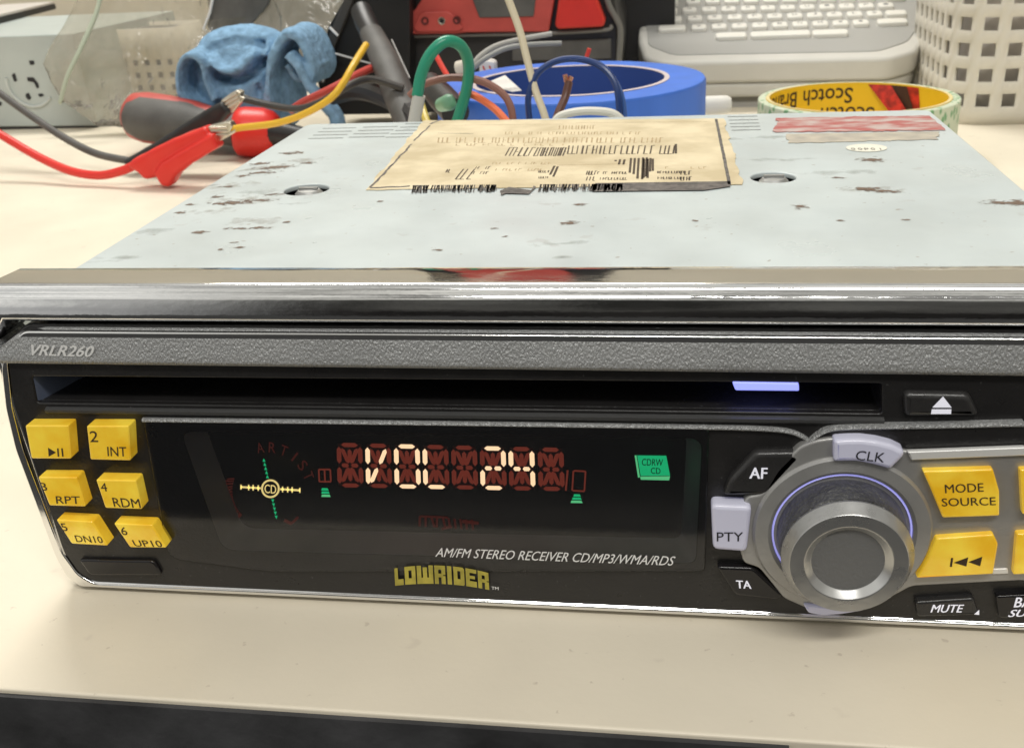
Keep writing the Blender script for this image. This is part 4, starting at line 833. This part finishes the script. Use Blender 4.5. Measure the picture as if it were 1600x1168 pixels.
for nd in bt.nodes:
    if nd.type in ('BSDF_GLOSSY', 'FRESNEL'): bt.links.new(bp.outputs[0], nd.inputs['Normal'])
t = thing('plastic_bag', 'crumpled clear plastic bag with a pale green seal, leaning beside the blue cloth', 'bag', groundpos(230, 192))
rows = [(197, 152, 320), (178, 128, 380), (157, 97, 440), (128, 80, 490), (100, 68, 525), (70, 82, 548), (40, 100, 560), (10, 116, 570), (-25, 132, 580), (-60, 146, 590)]
rows = [r for i, r0 in enumerate(rows[:-1]) for r in [r0, tuple((a+b)/2 for a, b in zip(r0, rows[i+1]))]] + [rows[-1]]
def bagY(v, u): return 424 + 30*v
nu = 44; rngs = []
for i, (py, xa, xb) in enumerate(rows):
    v = i/(len(rows)-1); front, back_ = [], []
    for k in range(nu+1):
        u = k/nu; th_ = 7*math.sin(math.pi*u)**.6*(.35+.65*math.sin(math.pi*min(1, v*.9+.08))) + .3; base = P(xa+(xb-xa)*u, py, bagY(v, u))
        wr = 3.2*noise.noise(V((u*6+v*3, v*5, 1.3))) + 1.7*noise.noise(V((u*15-v*9, v*11, 7.1))) + .8*noise.noise(V((u*34, v*22-u*20, 3.3)))
        front.append(base + V((0, -th_ + wr*min(1, 4*u*(1-u)+.2), 0))); back_.append(base + V((0, th_ + wr, 0)))
    rngs.append(front + back_[::-1])
mb = MB(); mb.loft(rngs, (True, False)); mb.build('film', m_bag, t, ang=180)
mb = MB(); mb.tube([P(162, -30, 440), P(150, 22, 430), P(128, 72, 420), P(106, 118, 413), P(95, 156, 409), P(93, 160, 410)], [1.5, 1.7, 1.5, 1.3], 8, sq=.6); mb.build('zip_seal', mat('pale green seal', (.42, .47, .36), .4), t)
mb = MB(); plate_y(mb, rnd([(p.x, p.z) for p in (P(a, b, 436) for a, b in ((337, -30), (420, -30), (416, 8), (384, 46), (345, 70), (318, 45)))], 2.5), 440, 443, .6)
o = mb.build('plastic_plate', mat('grey plastic plate', (.13, .125, .115), .4, var=.4, vscale=50)); tag(o, 'grey rounded plastic plate with a white rim, inside the clear bag above the cloth', 'plate')
mb = MB(); mb.tube([P(a, b, 438) for a, b in ((338, -30), (328, 20), (318, 45), (345, 72), (384, 47))], .8, 8, smooth=False); mb.build('white_rim', m_white, o)

# --- blue cloth: folded bands welded into one skin
YC = 388
def band(mb, pts, Y0, Y1, th, slope=0, n=4):
    C_ = spline([V((p[0], p[1], 0)) for p in pts], n); rings = []
    for i, q in enumerate(C_):
        a, b = C_[max(i-1, 0)], C_[min(i+1, len(C_)-1)]; t_ = (b-a).normalized()
        p = P(q.x, q.y, (Y0+Y1)/2); pn = P(q.x-t_.y*10, q.y+t_.x*10, (Y0+Y1)/2); nn = (pn-p).normalized()*th/2; D = (Y1-Y0)/2; j = 2.0*noise.noise(p*.07)
        rings.append([p + nn*.6 + V((0, -D+j, 0)), p + nn + V((0, -D*.8+j, 0)), p + nn + V((0, D*.8, 0)), p + nn*.6 + V((0, D, 0)), p - nn*.6 + V((0, D, 0)), p - nn + V((0, D*.8, 0)), p - nn + V((0, -D*.8+j, 0)), p - nn*.6 + V((0, -D+j, 0))])
    mb.loft(rings)
mb = MB()
def seg_d(x, y, pts):                        # distance to a fold line, and on which side
    best = (1e9, 0)
    for (ax_, ay), (bx, by) in zip(pts, pts[1:]):
        dx, dy_ = bx-ax_, by-ay; t = max(0, min(1, ((x-ax_)*dx+(y-ay)*dy_)/(dx*dx+dy_*dy_))); ex, ey = x-ax_-t*dx, y-ay-t*dy_; d = math.hypot(ex, ey)
        if d < best[0]: best = (d, dx*ey-dy_*ex)
    return best
FOLDS = [([(346, 98), (362, 112), (395, 116), (418, 106), (434, 90)], 10, 8, 7, 9), ([(437, 60), (442, 100), (440, 150), (444, 190)], 7, 6, 2.5, 10), ([(424, 128), (432, 160), (428, 192)], 4, 4, 2, 8), ([(352, 64), (392, 54), (432, 62)], 2.2, 5, 1.5, 8)]
def lump(px, py, Y, rx, ry, rz, n=56, m=72):
    q = P(px, py, Y); rings = []
    for i in range(n+1):
        a = -math.pi/2 + math.pi*i/n; ring = []
        for k in range(m):
            b = 2*math.pi*k/m; ca = abs(math.cos(a))**.75; p = q + V((rx*ca*math.cos(b), ry*ca*math.sin(b), rz*math.copysign(abs(math.sin(a))**.85, math.sin(a))))
            front = max(0, -math.sin(b))
            if front > 0:
                vx = px + (p.x-q.x)/(rx)*102*(rx/32); vy = py - (p.z-q.z)/rz*88*(rz/28); disp = 0
                for pts, dep, wv, rid, wr in FOLDS:
                    d, sd = seg_d(vx, vy, pts); disp += dep*math.exp(-(d/wv)**2)
                    if sd < 0: disp -= rid*math.exp(-((d-wv*1.6)/wr)**2)
                p = p + V((0, disp*min(1, front*1.6), 0))
            ring.append(p)
        rings.append(ring)
    mb.loft(rings)
lump(392, 128, YC+12, 31, 19, 29)
band(mb, [(352, 150), (338, 118), (334, 92), (318, 80), (301, 90), (296, 114), (300, 140), (316, 158), (345, 168)], YC-14, YC+20, 4.2)
band(mb, [(440, 190), (437, 130), (444, 82), (462, 50), (482, 52), (497, 78), (503, 108), (494, 126)], YC-16, YC+22, 5)
band(mb, [(452, 84), (470, 104), (484, 134), (506, 160), (524, 178), (530, 205)], YC-20, YC-10, 4.5)
band(mb, [(502, 96), (490, 118), (470, 118), (458, 98)], YC-12, YC+8, 4)
o = solid('cleaning_cloth', mat('blue terry cloth', (.24, .40, .57), .95, var=.22, vscale=260, bump=1.0, bscale=750, bdetail=4, spec=.1), None, mb, 1.0, 2, 1.5, .06, .4, .5)
tag(o, 'crumpled blue terry cloth heaped beside the clear bag', 'cloth')

# --- screwdriver with grey rubber grip
YD = 372
t = thing('screwdriver', 'fat grey and red handled tool lying behind the red clip', 'screwdriver', groundpos(300, 235))
A, B_ = P(208, 181, YD+6), P(392, 206, YD-8); ax = (B_-A).normalized()
prof_r = [(0, 4), (1.5, 9), (5, 12.3), (12, 13.4), (26, 13.2), (40, 12.2), (52, 10.2), (58, 8.8)]
mb = MB(); mb.lathe(A-ax*3, ax, prof_r + [(58.2, 0)], 36); bd = mb.build('handle', m_red2, t, ang=60)
def oval_pad(mb, off, sc):
    rings = []
    up = V((0, 0, 1)); sd = ax.cross(up).normalized(); up = sd.cross(ax)
    for d_, r_ in [(2.0, 4), (3.2, 8), (6.5, 11.2), (13, 12.9), (26, 12.8), (40, 12.0), (52, 9.8), (60, 9.2), (70, 8.6)]:
        rings.append([A-ax*3 + ax*d_ + up*(r_*math.sin(2*math.pi*k/28)*.97 + .4) + sd*(r_*1.28*math.cos(2*math.pi*k/28)) for k in range(28)])
    mb.loft(rings)
mb = MB(); oval_pad(mb, 0, 1); mb.build('grip', m_dk2, t, ang=60)
mb = MB(); mb.lathe(P(400, 207, YD-9), (.93, .2, -.1), [(-11.5, 6), (-11, 9.5), (-9, 12.0), (-5, 12.8), (4, 12.6), (9, 11.2), (12, 8.5), (12.5, 0)], 36); mb.build('collar', m_redv, t, ang=60)
mb = MB(); mb.tube([P(430, 208, YD-12), P(520, 222, YD-22)], [7, 6, 3], 16, smooth=False); mb.build('neck', m_dk, t)

# --- crocodile clips and their leads
YQ = 300
def clip(name, label, tail, polyA, polyB, jaws, Y, rub, lead, lead_r, boot_m=None):
    t = thing(name, label, 'clip lead', groundpos(268, 288))
    mb = MB()
    plate_y(mb, rnd([(p.x, p.z) for p in (P(a, b, Y) for a, b in polyA)], 1.6, 4), Y-5, Y+5, 2.0)
    if polyB: plate_y(mb, rnd([(p.x, p.z) for p in (P(a, b, Y-2) for a, b in polyB)], 1.2, 4), Y-7.5, Y+2.0, 1.8)
    o = solid('boot', boot_m or rub, t, mb, .55, 3, .3, .15)
    for j in jaws:
        ja, jb = V((*j[0], 0)), V((*j[-1], 0)); jd = (V((*j[len(j)//2], 0)) - (ja+jb)/2)
        for f in (.18, .5, .82):                 # folded ribs and teeth of the jaw
            q = ja.lerp(jb, f); mb = MB(); mb.tube([P(q.x, q.y, Y-2.9), P(q.x+jd.x*.8, q.y+jd.y*.8, Y-2.9)], .55, 8, smooth=False); mb.build('jaw_rib', m_tin, t)
        mb = MB(); plate_y(mb, rnd([(p.x, p.z) for p in (P(a, b, Y) for a, b in j)], .5, 2), Y-2.6, Y+2.6, .5); mb.build('jaw', m_tin, t)
    mb = MB(); mb.tube([at(*p[:2], 'y', p[2]) for p in lead], lead_r, 12); mb.build('lead', rub, t)
    return t
clip('crocodile_clip', 'red vinyl crocodile clip with its red lead, gripping the yellow wire', None,
     [(203, 256), (214, 245), (276, 214), (326, 195), (342, 215), (332, 232), (262, 272), (232, 278), (222, 268)],
     [(246, 268), (258, 250), (300, 226), (338, 205), (347, 227), (303, 254), (283, 270), (271, 289), (258, 287)],
     [[(328, 196), (352, 190), (362, 189), (367, 196), (362, 205), (372, 200), (368, 207), (340, 223), (332, 214)]], YQ, m_redv,
     [(-520, 20, YQ+150), (-300, 70, YQ+90), (-130, 140, YQ+45), (-40, 185, YQ+26), (0, 210, YQ+22), (60, 245, YQ+14), (110, 267, YQ+6), (155, 274, YQ+2), (190, 267, YQ), (215, 256, YQ)], 2.1)
clip('crocodile_clip', 'black crocodile clip with its black lead, behind the red clip', None,
     [(196, 250), (250, 218), (322, 172), (352, 156), (366, 172), (350, 190), (270, 240), (214, 262)], None,
     [[(348, 156), (364, 144), (372, 140), (380, 143), (378, 148), (387, 152), (378, 160), (366, 175), (356, 172)]], YQ+26, m_dk2,
     [(-520, -40, YQ+190), (-300, 0, YQ+130), (-130, 62, YQ+80), (-40, 115, YQ+60), (0, 146, YQ+52), (50, 182, YQ+44), (100, 215, YQ+36), (150, 240, YQ+30), (205, 252, YQ+26)], 1.9, m_dk)

# --- loose wires behind the stereo
def wire(label, pts, r, m, extra=None, n=10):
    mb = MB(); mb.tube(PP(pts), r, n); o = mb.build('wire', m); tag(o, label, 'wire', None); return o
def vin(name, col, rough=.38): return mat(name, col, rough, bump=.08, bscale=400)
def wire2(label, pts, r, m, ends):           # a wire with something at its end
    p = PP(pts)[0]; t = thing('wire', label, 'wire', p); mb = MB(); mb.tube(PP(pts), r, 12); mb.build('insulation', m, t)
    for nm, ep, er, em in ends: mb = MB(); mb.tube(PP(ep), er, 12, smooth=False); mb.build(nm, em, t)
YW2 = 172
m_grn = vin('green vinyl', (.02, .28, .17), .3)
wire2('thick green wire bent in a loop with a clear end sleeve', [(652, 150, YW2), (658, 118, YW2), (672, 86, YW2), (696, 65, YW2+2), (720, 72, YW2+6), (732, 100, YW2+10), (729, 140, YW2+12), (714, 190, YW2+14), (706, 215, YW2+14)], 1.85, m_grn,
      [('end_sleeve', [(655, 149, YW2), (645, 200, YW2)], [2.1, 2.0], mat('milky sleeve', (.55, .54, .5), .25))])
wire('pinkish brown wire arching over the orange wire', [(640, 150, 186), (660, 133, 186), (700, 122, 186), (745, 125, 184), (780, 142, 182), (797, 165, 180), (803, 200, 178)], 1.25, vin('brown vinyl', (.26, .12, .09)))
wire('orange wire curving down to the back of the stereo', [(722, 148, 196), (732, 147, 190), (748, 153, 184), (775, 172, 178), (800, 200, 172)], 1.25, vin('orange vinyl', (.75, .16, .06)))
wire('long cream wire rising straight up out of the picture', [(560, -60, 300), (620, -170, 260), (690, -200, 225), (745, -140, 205), (770, -60, 196), (793, -4, 192), (812, 48, 188), (824, 95, 184), (836, 140, 180), (850, 178, 176), (860, 215, 174)], 1.2, vin('cream vinyl', (.66, .58, .42)))
m_nav = vin('navy vinyl', (.012, .04, .16), .28)
wire('dark blue wire looped in a wide arch before the blue tape', [(832, 215, 180), (826, 175, 180), (827, 145, 180), (842, 113, 182), (872, 95, 184), (908, 93, 184), (940, 105, 182), (960, 128, 180), (967, 160, 178), (968, 215, 176)], 1.05, m_nav)
wire('blue wire with a bright sheen at the right side of the arch', [(905, 91, 186), (938, 101, 185), (958, 122, 182), (971, 148, 180), (976, 180, 178), (976, 215, 176)], .8, vin('blue vinyl', (.04, .10, .30), .2))
wire2('pair of short brown wires with bare copper ends, inside the blue arch', [(864, 205, 178), (872, 178, 182), (883, 152, 186), (889, 128, 188)], 1.35, vin('dark brown vinyl', (.12, .05, .035)), [('bare_end', [(889, 128, 188), (893, 120, 188)], .8, m_copper), ('bare_end', [(885, 128, 188), (883, 117, 188)], .8, m_copper)])
wire('short white wire curling along the back edge of the stereo', [(862, 205, 160), (872, 184, 160), (900, 175, 160), (935, 174, 160), (962, 180, 160), (985, 205, 160)], 1.25, vin('white vinyl', (.72, .70, .62)))
wire('upper of two grey wires ending before the red tool', [(738, 104, 240), (750, 88, 242), (775, 72, 246), (812, 62, 250), (862, 53, 254)], 1.0, vin('grey vinyl', (.42, .41, .38)))
wire('lower of two grey wires ending before the red tool', [(738, 108, 238), (758, 92, 240), (790, 76, 244), (830, 70, 248), (877, 68, 252)], 1.0, vin('dark grey vinyl', (.30, .30, .28)))
wire('thin red wire left of the green loop top', [(680, 84, 230), (690, 103, 226), (701, 122, 222)], 1.0, vin('bright red vinyl', (.7, .05, .03)))
wire('tiny red wire end above the blue tape', [(914, 96, 236), (917, 88, 236), (921, 76, 236)], .8, vin('bright red vinyl', (.7, .05, .03)))
wire('yellow wire running from the red clip up to the black box', [(340, 207, YQ), (372, 200, YQ-1), (430, 193, YQ-6), (476, 178, YQ-10), (515, 155, YQ-10), (535, 132, YQ-6), (552, 102, YQ+4), (572, 70, YQ+24)], 1.55, vin('yellow vinyl', (.74, .44, .025)))
wire('red wire crossing under the yellow wire', [(455, 172, YQ+30), (478, 158, YQ+24), (520, 138, YQ+20), (560, 116, YQ+34), (590, 103, YQ+60), (612, 97, YQ+80)], 1.9, vin('faded red vinyl', (.52, .06, .045)))
wire('thin black wire from the black clip crossing below the yellow wire', [(372, 152, YQ+26), (420, 164, YQ+22), (465, 170, YQ+16), (505, 158, YQ+14), (545, 134, YQ+16), (580, 124, YQ+24), (630, 138, YQ+24)], 1.7, vin('black vinyl', (.045, .04, .035)))
wire('thick black cable lying low behind the back corner of the stereo', [(520, 150, YQ+70), (560, 142, YQ+60), (600, 152, YQ+40), (640, 178, YQ+16), (660, 205, YQ)], 4.6, m_dk)
wire('short yellow wire beside the clear end sleeve', [(655, 150, 200), (660, 170, 190), (672, 205, 180)], 1.3, vin('pale yellow vinyl', (.68, .52, .10)))
# connectors
t = thing('cable_plug', 'black plug with a pale green tip inside the green loop', 'plug', groundpos(700, 180))
mb = MB(); mb.tube([P(672, 132, 236), P(690, 152, 222), P(712, 176, 206)], [4.6, 5.2, 5.0], 18); mb.build('shell', m_dk, t)
mb = MB(); mb.tube([P(690, 164, 196), P(702, 160, 190), P(710, 156, 190)], [2.4, 2.8, 2.0], 14); mb.build('tip', mat('pale green plastic', (.22, .46, .30), .4), t)
t = thing('wire_connector', 'small white connector with two red marks, above the blue tape', 'connector', groundpos(745, 110))
q = P(762, 104, 300); mb = MB(); plate_y(mb, rnd([(q.x-3.6, q.z-2.6), (q.x+3.2, q.z-2.6), (q.x+3.4, q.z+1.6), (q.x+1.5, q.z+2.6), (q.x-3, q.z+2.4)], .9, 3), 298, 306, .6); bl = mb.build('housing', mat('white nylon', (.70, .68, .63), .4), t)
for dx in (-1.2, 1.6): mb = MB(); mb.tube([V((q.x+dx-.5, 297.9, q.z+.5)), V((q.x+dx+.2, 297.9, q.z-1.4))], .32, 8, smooth=False); mb.build('red_mark', m_red, bl)
q = P(722, 106, 292); mb = MB(); mb.lathe(q, (1, -.3, .2), [(-2.6, 2), (-2, 3.1), (2, 3.1), (2.6, 2), (2.7, 0)], 18); mb.build('bead', mat('cream nylon', (.60, .55, .46), .45), t)
